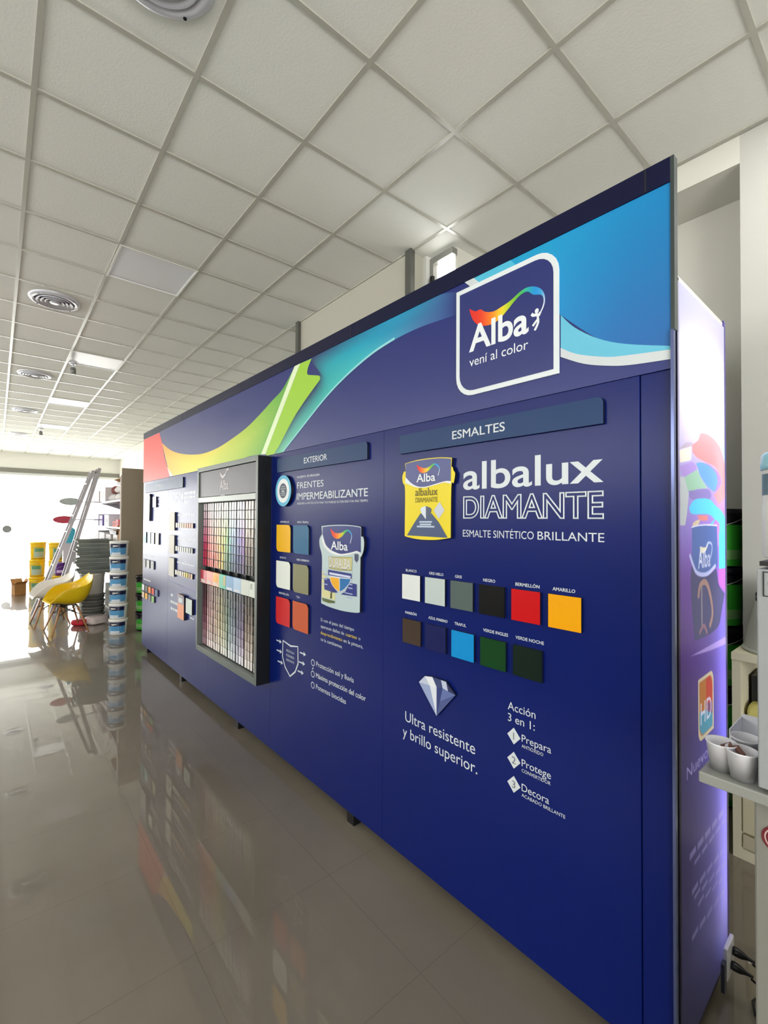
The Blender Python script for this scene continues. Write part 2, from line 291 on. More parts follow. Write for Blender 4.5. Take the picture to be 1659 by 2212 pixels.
LIT = {'red':[(-5.8225,2.6197),(-5.1701,2.6019),(-5.0815,2.4935),(-4.9935,2.3482),(-4.8818,2.2123),(-4.828,2.1616),(-4.7996,2.0903),(-5.8508,2.0884)],'yU':[(-5.0815,2.4935),(-4.7605,2.3778),(-4.3791,2.2968),(-3.8858,2.2415),(-3.5001,2.2446),(-3.1934,2.2799),(-2.8699,2.3368),(-2.6315,2.4047),(-2.4578,2.4641),(-2.2973,2.519),(-2.1495,2.6298)],'yL':[(-4.7745,2.0963),(-4.508,2.0931),(-4.1989,2.0926),(-3.881,2.0892),(-3.6298,2.0951),(-3.4,2.1006),(-3.1317,2.1005),(-2.9681,2.1078),(-2.8151,2.1146),(-2.6948,2.113),(-2.603,2.1087)],'sliver':[(-4.8766,2.2119),(-4.8133,2.1758),(-4.6604,2.0947),(-4.7745,2.0963)],'stripe':[(-2.1495,2.6298),(-2.0787,2.6302),(-2.5474,2.1029),(-2.6143,2.1098)],'lime':[(-2.0787,2.6302),(-1.9445,2.6265),(-1.9848,2.5843),(-1.996,2.5562),(-1.9841,2.5357),(-1.8715,2.5049),(-1.8512,2.49),(-1.8525,2.475),(-2.1267,2.3186),(-2.4197,2.0848),(-2.5474,2.1029)],'tB':[(-2.2901,2.0905),(-2.0383,2.2234),(-1.8009,2.3464),(-1.5909,2.4313),(-1.3703,2.4941),(-1.1934,2.5211),(-1.0353,2.528),(-.8933,2.52),(-.7896,2.5114)],'tT':[(-2.4197,2.0848),(-2.1267,2.3186),(-1.8526,2.4793),(-1.9444,2.6247),(-1.6589,2.6344),(-1.2981,2.6361),(-1.0662,2.635),(-.8937,2.6339),(-.7899,2.6032)],'blueT':[(-.5426,2.6183),(-.4269,2.6216),(-.3408,2.6235),(-.2273,2.6227),(-.1134,2.6214),(-.0035,2.6183)],'blueB':[(-.5205,2.6003),(-.427,2.4509),(-.341,2.3568),(-.2146,2.2377),(-.1295,2.1956),(-.0045,2.1539)],'cyan':[(-.341,2.3568),(-.2921,2.2982),(-.2139,2.2375),(-.1295,2.1956),(-.0045,2.1539),(-.0046,2.1438),(-.1296,2.1593),(-.192,2.1716),(-.2823,2.2049),(-.3411,2.2422)],'cyan2':[(-.7141,2.6219),(-.5414,2.6189),(-.5027,2.5859),(-.6871,2.5835)],'white':[(-.3411,2.2422),(-.2823,2.2049),(-.192,2.1716),(-.1296,2.1593),(-.0046,2.1438),(-.0047,2.1158),(-.1056,2.1252),(-.1708,2.1375),(-.2593,2.1664),(-.3412,2.2112)],'white2':[(-.7609,2.6275),(-.7141,2.6219),(-.6712,2.5867),(-.7056,2.5792)],'lgU':[(-.7318,2.5108),(-.7012,2.49),(-.6763,2.4896),(-.6519,2.4712),(-.6138,2.4602),(-.5816,2.4647),(-.5501,2.4711),(-.5239,2.4807),(-.494,2.4941),(-.4648,2.498),(-.4365,2.4897),(-.4127,2.4727),(-.3991,2.4497),(-.3964,2.4236),(-.403,2.4009),(-.4147,2.3833)],'lgL':[(-.7292,2.4975),(-.7138,2.4594),(-.6861,2.4301),(-.6518,2.416),(-.6138,2.413),(-.5815,2.424),(-.5501,2.4442),(-.5239,2.4636),(-.494,2.481),(-.4648,2.4821),(-.4425,2.4628),(-.4147,2.4525),(-.4041,2.4408),(-.4018,2.422),(-.4088,2.4011),(-.4194,2.3867)],'man1':[(-.4493,2.3943),(-.4425,2.3869),(-.4285,2.3851),(-.4186,2.3818),(-.4147,2.3905)],'man2':[(-.4245,2.3838),(-.4238,2.3683),(-.4325,2.3603),(-.4445,2.3488)],'man3':[(-.423,2.3688),(-.4226,2.3553),(-.4285,2.3427),(-.4365,2.3307)],'manH':[(-.4281,2.3987)],'b1':{'out':[(-1.1044,1.9095),(-1.0353,1.9177),(-.9567,1.9196),(-.8823,1.9169),(-.8188,1.9089),(-.8214,1.8713),(-.8152,1.8708),(-.8095,1.8545),(-.8015,1.8399),(-.8093,1.8019),(-.8218,1.7867),(-.8245,1.5722),(-.9051,1.5604),(-1.0067,1.5585),(-1.0883,1.5671),(-1.1052,1.5724),(-1.1037,1.7832),(-1.1181,1.8192),(-1.1226,1.847),(-1.1127,1.8719),(-1.1,1.8729)],'navy':[(-1.1002,1.9081),(-1.0353,1.9142),(-.9566,1.9159),(-.8823,1.9133),(-.8234,1.9058),(-.8242,1.8115),(-.8463,1.8128),(-.8699,1.8107),(-.9061,1.8046),(-.9561,1.7962),(-.9922,1.7943),(-1.0266,1.7998),(-1.062,1.8161),(-1.0899,1.8371),(-1.099,1.8455)],'white':[(-1.0998,1.8455),(-1.0899,1.8371),(-1.062,1.8161),(-1.0266,1.7998),(-.9922,1.7943),(-.9561,1.7962),(-.9061,1.8046),(-.8699,1.8107),(-.8463,1.8128),(-.8231,1.8097),(-.823,1.7991),(-.858,1.8064),(-.8939,1.8021),(-.9561,1.7925),(-.9922,1.7905),(-1.0347,1.7954),(-1.0758,1.8091),(-1.1011,1.8182)],'trap':[(-1.0021,1.6752),(-.9328,1.6748),(-.8908,1.6367),(-.8407,1.5717),(-1.0883,1.5748),(-1.0419,1.6315)],'dl':[(-1.0021,1.6902),(-.9969,1.7015),(-.9684,1.7085),(-.9669,1.649),(-.9916,1.6733)],'dr':[(-.9671,1.7081),(-.9404,1.7006),(-.9329,1.6913),(-.9378,1.6767),(-.9669,1.649)],'dm':[(-.8864,1.725),(-.8576,1.6886),(-.8909,1.6511),(-.9204,1.6875)],'t':[(-1.0267,1.8179),(-.9111,1.8149),(-1.0344,1.7554),(-.8974,1.7524),(-1.0329,1.7258),(-.8973,1.7253),(-1.0346,1.7802),(-1.0071,1.6375),(-.9301,1.6382),(-1.0044,1.6263),(-.9351,1.6271),(-1.023,1.6166),(-.9152,1.6173)],'U':[(-1.0271,1.8979),(-1.0137,1.8891),(-1.0005,1.8843),(-.9822,1.8781),(-.9616,1.8783),(-.9413,1.8849),(-.9263,1.8928),(-.9114,1.8933),(-.8943,1.8846),(-.8857,1.8694),(-.8893,1.8534),(-.8941,1.8392)],'L':[(-1.0244,1.8881),(-1.0163,1.8723),(-1.0004,1.8597),(-.9821,1.8565),(-.9589,1.8613),(-.9387,1.8736),(-.9238,1.8844),(-.9114,1.886),(-.8979,1.8776),(-.8906,1.868),(-.8929,1.8537),(-.8977,1.8395)]},'b2':{'out':[(-1.8034,1.6069),(-1.682,1.6152),(-1.5518,1.6169),(-1.4506,1.611),(-1.4311,1.6053),(-1.4307,1.5587),(-1.4133,1.5569),(-1.4055,1.5287),(-1.4108,1.4858),(-1.4297,1.4513),(-1.4354,1.4414),(-1.4387,1.1642),(-1.474,1.1562),(-1.5891,1.1481),(-1.7222,1.151),(-1.8026,1.1604),(-1.7957,1.3846),(-1.8014,1.4481),(-1.8213,1.4899),(-1.8243,1.53),(-1.798,1.5603)],'navy':[(-1.7913,1.6018),(-1.6819,1.61),(-1.5518,1.6119),(-1.4506,1.6062),(-1.433,1.6005),(-1.4319,1.4751),(-1.4691,1.4801),(-1.5092,1.4718),(-1.5502,1.462),(-1.601,1.4564),(-1.6579,1.4619),(-1.7122,1.4743),(-1.759,1.4981),(-1.7881,1.5393)],'white':[(-1.7907,1.5605),(-1.7591,1.5034),(-1.7122,1.4769),(-1.6579,1.4631),(-1.601,1.4576),(-1.5092,1.4718),(-1.4691,1.4813),(-1.4416,1.4745),(-1.4278,1.4562),(-1.4356,1.4569),(-1.4532,1.4702),(-1.477,1.4712),(-1.5254,1.4598),(-1.6009,1.4488),(-1.6711,1.4495),(-1.7352,1.4665),(-1.778,1.4946),(-1.7976,1.531)],'plate':[(-1.7255,1.4318),(-1.5048,1.4439),(-1.5082,1.3753),(-1.6086,1.369),(-1.7202,1.371)],'strip':[(-1.7293,1.3611),(-1.5081,1.3582),(-1.5078,1.3314),(-1.7289,1.3298)],'sl':[(-1.7104,1.3212),(-1.6211,1.3224),(-1.6203,1.2493),(-1.669,1.2663),(-1.6964,1.2916)],'sr':[(-1.6146,1.323),(-1.5159,1.3281),(-1.532,1.3019),(-1.5734,1.2699),(-1.6138,1.25)],'shw':[(-1.7197,1.3281),(-1.7009,1.2911),(-1.669,1.2638),(-1.6203,1.2442),(-1.5692,1.2679),(-1.5279,1.2999),(-1.5078,1.3314)],'bl':[(-1.7709,1.31),(-1.7057,1.3113),(-1.678,1.2704),(-1.6333,1.2426),(-1.6776,1.2371),(-1.7654,1.2446)],'br':[(-1.5239,1.3077),(-1.4635,1.307),(-1.4629,1.2421),(-1.6072,1.2358),(-1.5648,1.2561)],'yard':[(-1.7953,1.3527),(-1.7474,1.3149),(-1.7709,1.3073),(-1.7701,1.2415),(-1.6598,1.2368),(-1.6593,1.196),(-1.7934,1.1989)],'shrub':[(-1.7933,1.1936),(-1.6592,1.1909),(-1.6636,1.1801),(-1.7224,1.1717),(-1.7835,1.1763)],'col':[(-1.7048,1.2363),(-1.6889,1.2383),(-1.6908,1.202),(-1.709,1.1995)],'ss':[(-1.4849,1.4647),(-1.4512,1.4655),(-1.451,1.4355),(-1.4666,1.4199),(-1.4846,1.4331)],'t':[(-1.7031,1.4787),(-1.5442,1.4809),(-1.7157,1.3804),(-1.5205,1.384),(-1.7161,1.4168),(-1.7152,1.3415),(-1.516,1.3391)],'U':[(-1.7091,1.5966),(-1.6907,1.584),(-1.6636,1.5718),(-1.6282,1.5702),(-1.5937,1.5761),(-1.5683,1.588),(-1.5432,1.591),(-1.5184,1.5805),(-1.508,1.5587),(-1.5139,1.5364),(-1.5219,1.5189)],'L':[(-1.7066,1.5811),(-1.6904,1.5556),(-1.6632,1.541),(-1.6322,1.5396),(-1.5977,1.5534),(-1.5724,1.5717),(-1.5473,1.5835),(-1.5266,1.5754),(-1.5141,1.5585),(-1.5188,1.5363),(-1.5268,1.5187)]},'mural':[((190,235,245),[(.35,1.9969),(.4899,2.0109),(.5569,1.9905),(.5558,1.9464),(.4248,1.964)]),((250,150,150),[(.2641,1.9349),(.3784,1.9364),(.4876,1.9114),(.5535,1.8514),(.5532,1.8352),(.5421,1.7311),(.4667,1.7041),(.4045,1.7374),(.4845,1.774),(.4932,1.797),(.422,1.8343),(.318,1.8431),(.2224,1.8491),(.1714,1.8621),(.1656,1.8851),(.2301,1.9083)]),((170,235,245),[(.3938,1.9535),(.4405,1.9639),(.5049,1.945),(.5549,1.9093),(.5518,1.8513),(.504,1.9041),(.4476,1.9249)]),((215,200,235),[(.1477,1.924),(.2372,1.9335),(.2369,1.9192),(.1659,1.9008),(.0876,1.8898),(.0995,1.9026)]),((190,175,190),[(.111,1.8867),(.172,1.8936),(.1593,1.8805),(.0531,1.8616),(.0588,1.8678)]),((250,235,215),[(.0474,1.8573),(.1593,1.8805),(.1586,1.8413),(.1341,1.8333),(.0524,1.8206)]),((180,150,220),[(.0523,1.8095),(.1647,1.8321),(.2089,1.8219),(.2088,1.8119),(.0976,1.7827),(.0577,1.7987)]),((160,205,175),[(.0917,1.7804),(.2218,1.8128),(.2546,1.7888),(.3306,1.7578),(.2077,1.7499),(.2011,1.7417),(.1265,1.7404),(.1147,1.7456)]),((110,170,235),[(.2026,1.8313),(.2759,1.8395),(.3762,1.8308),(.4372,1.8135),(.4524,1.7835),(.4124,1.7486),(.3308,1.7641),(.2547,1.7929),(.2284,1.8153)]),((165,135,215),[(.2759,1.8395),(.3614,1.8382),(.4692,1.8156),(.5012,1.7862),(.468,1.7643),(.4124,1.7486),(.4524,1.7835),(.4372,1.8135),(.3762,1.8308)]),((200,208,205),[(.0518,1.7798),(.0917,1.7804),(.1324,1.731),(.1135,1.6692),(.0953,1.6351),(.0497,1.6353)]),((145,130,195),[(.1386,1.7409),(.3306,1.7557),(.3742,1.7363),(.3444,1.7224),(.1689,1.7148),(.1323,1.7272)]),((90,215,250),[(.1317,1.6887),(.1815,1.7133),(.2601,1.7218),(.359,1.7208),(.4192,1.703),(.4989,1.6846),(.5532,1.6578),(.5637,1.5559),(.4634,1.5594),(.473,1.6285),(.4104,1.655),(.3289,1.6715),(.1682,1.6698),(.1377,1.6849)]),((235,140,135),[(.2127,1.6663),(.3288,1.6673),(.3285,1.6506),(.2453,1.6504)]),((225,205,170),[(.1677,1.6405),(.2059,1.6504),(.2453,1.6524),(.2252,1.6363),(.1799,1.6228),(.1923,1.6089),(.1705,1.621)]),((95,205,235),[(.4104,1.655),(.4101,1.6398),(.3349,1.6106),(.2993,1.6112),(.3426,1.6337)]),((190,130,225),[(.4181,1.6507),(.4733,1.6397),(.4634,1.5594),(.4395,1.5603),(.4327,1.6069),(.3494,1.6104)]),((80,210,235),[(.4644,1.6054),(.5693,1.6037),(.5688,1.4767),(.4616,1.4793)]),((195,105,215),[(.4536,1.4799),(.5688,1.4755),(.57,1.3821),(.509,1.4041),(.4524,1.4249)]),((72,72,120),[(.1593,1.5114),(.3107,1.4709),(.43,1.4836),(.4604,1.4242),(.5338,1.3858),(.4905,1.3233),(.4572,1.2836),(.3645,1.2698),(.2121,1.2722),(.1802,1.2776),(.1513,1.4057),(.1465,1.4833)]),((80,110,175),[(.1612,1.628),(.2383,1.6334),(.3426,1.6344),(.4372,1.6322),(.4467,1.5265),(.4419,1.4894),(.3394,1.4771),(.2555,1.475),(.1966,1.4874),(.1593,1.5114)]),((235,240,250),[(.1551,1.6309),(.2384,1.6364),(.3427,1.6374),(.4396,1.6348),(.4395,1.6304),(.3426,1.6332),(.2383,1.6326),(.1563,1.6271)]),((230,225,190),[(.2404,1.5668),(.2984,1.5616),(.3233,1.5722),(.3341,1.5698),(.3016,1.5481),(.2635,1.5436),(.2468,1.5524)]),((180,155,225),[(.1363,1.2344),(.5864,1.2276),(.5857,1.2),(.3633,1.2129)])],'handle':[(.1414,1.5414),(.1656,1.5169),(.203,1.4869),(.269,1.474),(.3394,1.475),(.4147,1.4933)],'arc':[(.3125,1.5642),(.3342,1.5761),(.3708,1.5707),(.3778,1.5512),(.3587,1.5244)],'loop':[(.2244,1.4115),(.2414,1.4399),(.2892,1.4489),(.3312,1.4275),(.3703,1.3707),(.3769,1.3273),(.3504,1.2993)],'loop2':[(.2581,1.4343),(.2592,1.3128)],'loop3':[(.2354,1.2923),(.2796,1.3077),(.314,1.2798)],'albaM':[(.2227,1.4975),(.3545,1.4971),(.2232,1.5294)],'nuevo':[(.1012,.875),(.3198,.8618),(.1015,.8969)],'or':[(.4651,.8676),(.6157,.8441)],'lines':[[(.1232,.6235),(.5196,.6053)],[(.1674,.5882),(.5189,.5728)],[(.1435,.5094),(.48,.4764)],[(.1656,.4837),(.5275,.413)],[(.2021,.4428),(.4777,.381)],[(.1411,.372),(.5068,.3255)]],'endsize':[(.0318,2.3636),(.5688,2.3879),(.5827,.0685)]}
# ---------------------------------------------------------------- materials used around the shop
M_wall = mat('wall_paint', (220, 219, 210), .6, noise=(1.2, .03))
M_ceil = mat('ceiling_tile', (232, 233, 226), .75, bump=(90, .12))
M_grid = mat('ceiling_grid_paint', (184, 183, 172), .26, spec=.7)
M_frame = mat('storefront_aluminium', (150, 150, 145), .35, .4)
M_white = mat('white_paint', (232, 232, 228), .35)
M_steel = mat('grey_steel', (96, 97, 92), .4, .3)
M_black = mat('black_plastic', (14, 14, 17), .35)

# ---------------------------------------------------------------- the room
def floor_material():
    m = mat('polished_porcelain', (148, 141, 128), .4, spec=.2, coat=1); nt = m.node_tree; b = nt.nodes['Principled BSDF']
    b.inputs['Coat Roughness'].default_value = .009; b.inputs['Coat IOR'].default_value = 1.5
    tc = nt.nodes.new('ShaderNodeTexCoord'); n = nt.nodes.new('ShaderNodeTexNoise'); n.inputs['Scale'].default_value = 1.3; n.inputs['Detail'].default_value = 7
    r = nt.nodes.new('ShaderNodeValToRGB'); r.color_ramp.elements[0].position = .35; r.color_ramp.elements[1].position = .7
    r.color_ramp.elements[0].color = lin((115, 107, 95))+(1,); r.color_ramp.elements[1].color = lin((127, 119, 106))+(1,)
    br = nt.nodes.new('ShaderNodeTexBrick'); br.offset = 0; br.inputs['Scale'].default_value = 1
    br.inputs['Brick Width'].default_value = .6; br.inputs['Row Height'].default_value = .6; br.inputs['Mortar Size'].default_value = .0016
    br.inputs['Mortar'].default_value = lin((108, 100, 89))+(1,)
    nt.links.new(tc.outputs['Object'], n.inputs['Vector']); nt.links.new(n.outputs['Fac'], r.inputs['Fac'])
    nt.links.new(tc.outputs['Object'], br.inputs['Vector'])
    nt.links.new(r.outputs['Color'], br.inputs['Color1']); nt.links.new(r.outputs['Color'], br.inputs['Color2'])
    nt.links.new(br.outputs['Color'], b.inputs['Base Color'])
    return m
struct(MB().box(XF, YL, -.1, XN, 3.6, 0, floor_material()).build('floor'))
ceil = struct(MB().box(XF, YL, CEIL, -4.43, 3.6, CEIL+.1, M_ceil).box(-4.43, YL, CEIL, -2.38, 2.78, CEIL+.1, M_ceil).box(-2.38, YL, CEIL, XN, 3.6, CEIL+.1, M_ceil).build('ceiling'))
g = MB(); GX, GY = -1.674, .116
k = 0
for j in range(-9, 30):
    x = GX-.6*j
    if XF < x < XN: g.box(x-.012, YL, CEIL-.006, x+.012, 3.14, CEIL, M_grid)
for j in range(-8, 6):
    y = GY+.6*j
    g.box(XF, y-.012, CEIL-.0065, XN, y+.012, CEIL, M_grid)
g.build('ceiling_grid', ceil)
struct(MB().box(XF, YL-.1, 0, XN, YL, CEIL, M_wall).build('wall_left'))
struct(MB().box(XN, YL, 0, XN+.1, 3.6, CEIL, M_wall).build('wall_near'))
# street front: lintel, grey head rail, glazing with slim frame
struct(MB().box(XF-.15, YL, 3.28, XF, 3.6, CEIL, mat('lintel_plaster', (222, 221, 214), .6)).build('wall_far'))
struct(MB().box(XF-.12, YL, 3.14, XF+.05, 3.6, 3.28, mat('head_rail_grey', (120, 118, 110), .5)).build('trim_1'))
w = struct(MB().box(XF-.06, YL, 3.05, XF, 3.6, 3.14, mat('frame_white_alu', (214, 216, 214), .4)).build('window_1'))
fm = MB()
for y in (-4.95, -3.2, -1.4, 3.55): fm.box(XF-.05, y-.03, 0, XF-.01, y+.03, 3.05, M_frame)
fm.build('window_frame', w)
MB().box(XF-.035, YL, 0, XF-.025, 3.6, 3.05, glass('shop_window_glass', (.97, .98, .98))).build('glass_pane', w)
# right-hand side of the room
struct(MB().box(XF, 3.5, 0, -4.43, 3.6, CEIL, M_wall).build('wall_right'))
struct(MB().box(-4.43, 2.52, 0, -2.66, 2.72, CEIL, mat('pillar_paint', (182, 179, 166), .6)).box(-4.43, 2.72, 0, -4.33, 3.6, CEIL, M_wall).build('wall_right_pillar'))
struct(MB().box(-4.46, 2.485, 0, -4.405, 2.53, CEIL, M_steel).build('trim_2'))
struct(MB().box(-2.69, 2.485, 0, -2.625, 2.53, CEIL, M_steel).build('trim_3'))
win = MB().box(-2.66, 2.76, 0, -2.38, 2.86, 2.6, M_wall).box(-2.66, 2.66, 0, -2.625, 2.76, CEIL, M_white)
struct(win.build('wall_right_window_bay'))
w2 = struct(MB().box(-2.625, 2.70, 2.6, -2.585, 2.76, 3.79, M_frame)
            .box(-2.585, 2.70, 3.74, -2.38, 2.76, 3.79, M_frame).box(-2.585, 2.70, 2.6, -2.38, 2.76, 2.64, M_frame).build('window_2'))
s = MB().box(-2.575, 2.69, 2.66, -2.535, 2.72, 3.70, M_white).box(-2.535, 2.69, 3.5, -2.42, 2.72, 3.53, M_white)
s.build('sash', w2)
MB().box(-2.59, 2.665, 3.50, -2.56, 2.69, 3.62, M_black).build('latch', w2)
MB().box(-2.585, 2.735, 2.64, -2.38, 2.74, 3.74, glass('bay_glass')).build('glass_pane', w2)
struct(MB().box(-2.40, 2.76, 0, -2.38, 3.5, CEIL, M_wall).box(-2.40, 3.5, 0, XN, 3.6, CEIL, M_wall).build('wall_right_recess'))
struct(MB().box(-2.38, 3.14, 3.645, -.655, 3.5, CEIL, M_wall).build('trim_4'))
struct(MB().box(-.655, 3.14, 0, XN, 3.5, CEIL, mat('column_paint', (198, 198, 191), .6)).build('wall_right_column'))
# outside
struct(MB().box(-75, -50, -.2, XF, 50, -.02, mat('street_paving', (224, 223, 219), .8)).build('street_ground'))

# ---------------------------------------------------------------- ceiling fixtures
M_diff = mat('light_diffuser', (230, 231, 236), .3, emit=.02)
def ceiling_light(x, label):
    t = thing('ceiling_light', label, 'ceiling light', (x, GY+.9, CEIL), 0, 'square ceiling light panels')
    MB().box(-.295, -.295, -.004, .295, .295, -.0005, M_diff).build('diffuser', t)
    f = MB()
    for a, b in (((-.3, -.3), (.3, -.285)), ((-.3, .285), (.3, .3)), ((-.3, -.285), (-.285, .285)), ((.285, -.285), (.3, .285))):
        f.box(a[0], a[1], -.011, b[0], b[1], -.0005, M_white)
    f.build('frame', t)
for x, l in ((-4.374, 'square ceiling light panel nearest the camera, greyish and unlit-looking'),
             (-7.374, 'square ceiling light panel with a small spotlight hanging beside it'),
             (-10.374, 'square bright white ceiling light panel, third towards the shop window'),
             (-13.374, 'square ceiling light panel deepest in the shop, near the shop window')):
    ceiling_light(x, l)
M_vent = mat('diffuser_white_metal', (205, 206, 214), .3, .15)
M_vdark = mat('diffuser_gap', (92, 92, 100), .5)
def ceiling_vent(x, y, label):
    t = thing('ceiling_vent', label, 'air vent', (x, y, CEIL), 0, 'round ceiling air diffusers')
    MB().lathe([(.215, -.0005), (.215, -.006), (.2, -.022), (.17, -.026), (.165, -.004)], M_vent, 48, cap0=False, cap1=False).build('rim', t)
    MB().lathe([(.168, -.001), (.168, -.003)], M_vdark, 40).build('back_plate', t)
    for i, r in enumerate((.135, .1, .066)):
        MB().lathe([(r, -.006), (r+.018, -.03), (r+.012, -.034), (r-.014, -.012)], M_vent, 40, cap0=False, cap1=False).build('ring', t)
    MB().lathe([(.0, -.03), (.04, -.034), (.045, -.02), (.0, -.016)], M_vent, 24, cap0=False, cap1=False).build('cone', t)
    for a in (.8, 2.35, 3.9, 5.5):
        MB().lathe([(.008, -.012), (.008, -.026)], M_black, 8, (.192*math.cos(a), .192*math.sin(a), 0)).build('screw', t)
for x, y, l in ((-1.89, .45, 'round ceiling air vent cut off by the top of the photo'),
                (-5.563, .416, 'round ringed ceiling air vent left of the nearest light panel'),
                (-8.637, .416, 'round ceiling air vent level with the hanging spotlight'),
                (-11.66, .416, 'round ceiling air vent left of the bright light panel'),
                (-15.05, .416, 'round ceiling air vent left of the farther hanging spotlight'),
                (-18.34, 1.3, 'round ceiling air vent closest to the shop window lintel')):
    ceiling_vent(x, y, l)
t = thing('ceiling_light', 'square lit panel added out of view to brighten the corner behind the glowing end', 'ceiling light', (-.05, 2.5, CEIL), 0, 'square ceiling light panels')  # made-up fixture for the added corner lamp
MB().box(-.295, -.295, -.012, .295, .295, -.001, mat('fill_panel_lit', (240, 240, 236), .3, emit=1.5)).build('diffuser', t)
def spotlight(x, y, label):
    t = thing('hanging_spotlight', label, 'spotlight', (x, y, CEIL), 0, 'small hanging spotlights')
    MB().lathe([(.05, 0), (.05, -.02), (.03, -.03)], M_vent, 20).build('ceiling_rose', t)
    MB().tube([(0, 0, -.02), (.01, 0, -.08)], .01, M_vent).build('stem', t)
    MB().lathe([(.02, -.07), (.035, -.085), (.037, -.165), (.03, -.168)], mat('spot_grey', (120, 120, 116), .4, .3), 20).build('lamp_head', t)
spotlight(-7.64, .79, 'small grey spotlight hanging beside the second light panel')
spotlight(-13.82, .8, 'small dark spotlight hanging deeper in the shop')
# ---------------------------------------------------------------- the blue display stand
ST = thing('display_stand', 'long blue paint display wall with colourful header and colour samples', 'display stand', (-.46747, 1.48742, 0), math.atan(.0134))
LEFT, HY = -5.87, -.004         # left end; front of the header board (the panels' front is y = 0)
M_blue = mat('blue_laminate', (2, 24, 100), .28, spec=.26)
M_head = mat('header_print', (28, 40, 114), .3, spec=.5)
M_navy = mat('navy_trim', (14, 18, 52), .35, spec=.2)
M_sign = mat('sign_blue_grey', (30, 60, 104), .35, spec=.2)
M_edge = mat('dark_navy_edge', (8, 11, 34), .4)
M_txt = ink((212, 220, 225))
panels = []
seams = (-.09, -1.273, -2.458, -3.643, -4.828, LEFT)
for a, b in zip(seams[:-1], seams[1:]):
    panels.append(MB().box(b+(.0006 if b > LEFT else 0), 0, .077, a-(.0006 if a < -.1 else .0015), .03, 2.0895, M_blue).build('front_panel', ST, .001))
P1, P2, P3, P4, P5 = panels
part(MB().box(-.0885, .004, .077, -.004, .03, 2.0895, M_blue).build('corner_post', ST), 'narrow plain blue strip along the right end')
hb = MB().box(LEFT, HY, 2.09, -.004, .03, 2.707, M_head).build('header_board', ST)
MB().box(LEFT, HY-.004, 2.634, -.004, HY, 2.707, M_navy).build('top_band', hb)
for x in (-.07, -1.485, -1.546, -2.971, -4.381): MB().box(x-.003, HY-.0052, 2.636, x+.003, HY-.004, 2.705, M_edge).build('band_joint', hb)
MB().box(-.004, HY-.004, 2.2, .006, .02, 2.707, mat('header_edge', (52, 62, 62), .3)).build('end_cap', hb)
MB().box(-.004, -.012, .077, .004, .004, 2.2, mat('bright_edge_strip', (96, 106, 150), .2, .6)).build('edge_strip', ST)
for x in (-5.72, -4.42, -3.05, -1.56, -.14):
    MB().box(x-.03, .02, 0, x+.03, .08, .08, M_black).build('foot', ST)
# carcass behind the front
MB().box(LEFT, .03, .08, -.6, .06, 2.37, M_edge).build('back_frame', ST)
MB().box(LEFT, .06, 0, LEFT+.03, .55, 2.37, M_edge).box(LEFT, .06, 2.34, -.62, .55, 2.37, M_edge).box(LEFT+.03, .53, 0, -.62, .55, 2.34, M_edge).build('carcass', ST)

# header artwork
L_ = LIT
def flat(name, pts, rgb, y, parent=hb): return MB().poly([(x, min(max(z, 2.0915), 2.6335)) for x, z in smooth(pts)], y, ink(rgb)).build(name, parent)
y1, y2, y3 = HY-.0008, HY-.0016, HY-.0024
red = [(LEFT, 2.63), (-5.19, 2.625)]+L_['red'][2:-1]+[(LEFT, 2.0915)]
red = [(x, max(z, 2.0915)) for x, z in red]
part(flat('ribbon_print', red, (232, 84, 78), y1), 'coral red start of the printed ribbon')
n = len(L_['yU'])
yc = [(250, 160, 60), (248, 180, 60), (246, 200, 60), (240, 215, 62), (228, 216, 66), (205, 210, 66), (175, 204, 70), (150, 198, 72), (126, 188, 74), (104, 178, 74), (96, 170, 74)]
ym = [(246, 190, 70), (246, 205, 66), (242, 220, 66), (236, 226, 70), (222, 224, 76), (206, 218, 76), (190, 212, 76), (176, 206, 78), (158, 200, 78), (140, 192, 78), (110, 180, 76)]
mid = [((a[0]+b[0])/2, (a[1]+b[1])/2) for a, b in zip(L_['yU'], L_['yL'])]
yl = [(x, max(z, 2.0915)) for x, z in L_['yL']]
part(blend([L_['yU'], mid, yl], [yc, ym, ym], y1, 'ribbon_print', hb), 'yellow to green sweep of the printed ribbon')
flat('ribbon_highlight', L_['sliver'], (245, 225, 215), y2)
part(flat('ribbon_print', [(x, max(z, 2.0915)) for x, z in L_['lime']], (160, 208, 62), y1), 'lime green fold of the printed ribbon')
part(flat('ribbon_highlight', [(x, max(z, 2.0915)) for x, z in L_['stripe']], (228, 244, 205), y2), 'pale diagonal stripe across the ribbon')
tb = [(120, 205, 165), (95, 200, 175), (70, 190, 180), (60, 185, 185), (60, 180, 195), (70, 155, 190), (70, 120, 170), (58, 92, 150), (40, 50, 114)]
tm = [(110, 195, 160), (75, 165, 160), (45, 150, 155), (36, 165, 180), (25, 160, 188), (32, 145, 185), (48, 125, 170), (55, 95, 150), (40, 50, 116)]
tt = [(90, 150, 120), (44, 70, 96), (44, 66, 98), (50, 52, 100), (40, 105, 140), (32, 145, 185), (40, 140, 182), (56, 105, 156), (42, 50, 116)]
T, B = L_['tT'], L_['tB']
T = [(x, min(max(z, 2.0915), 2.633)) for x, z in T]
mid = [((a[0]*.5+b[0]*.5), (a[1]*.5+b[1]*.5)) for a, b in zip(T, B)]
part(blend([B, mid, T], [tb, tm, tt], HY-.0004, 'ribbon_print', hb), 'teal to blue sweep of the printed ribbon')
hl = MB()
for a_, b_ in zip(along(B[:6])[:-1], along(B[:6])[1:]):
    hl.poly([a_, b_, (b_[0], b_[1]+.012), (a_[0], a_[1]+.012)], y2, ink((150, 216, 222)))
part(hl.build('ribbon_highlight', hb), 'pale rim along the lower edge of the teal sweep')
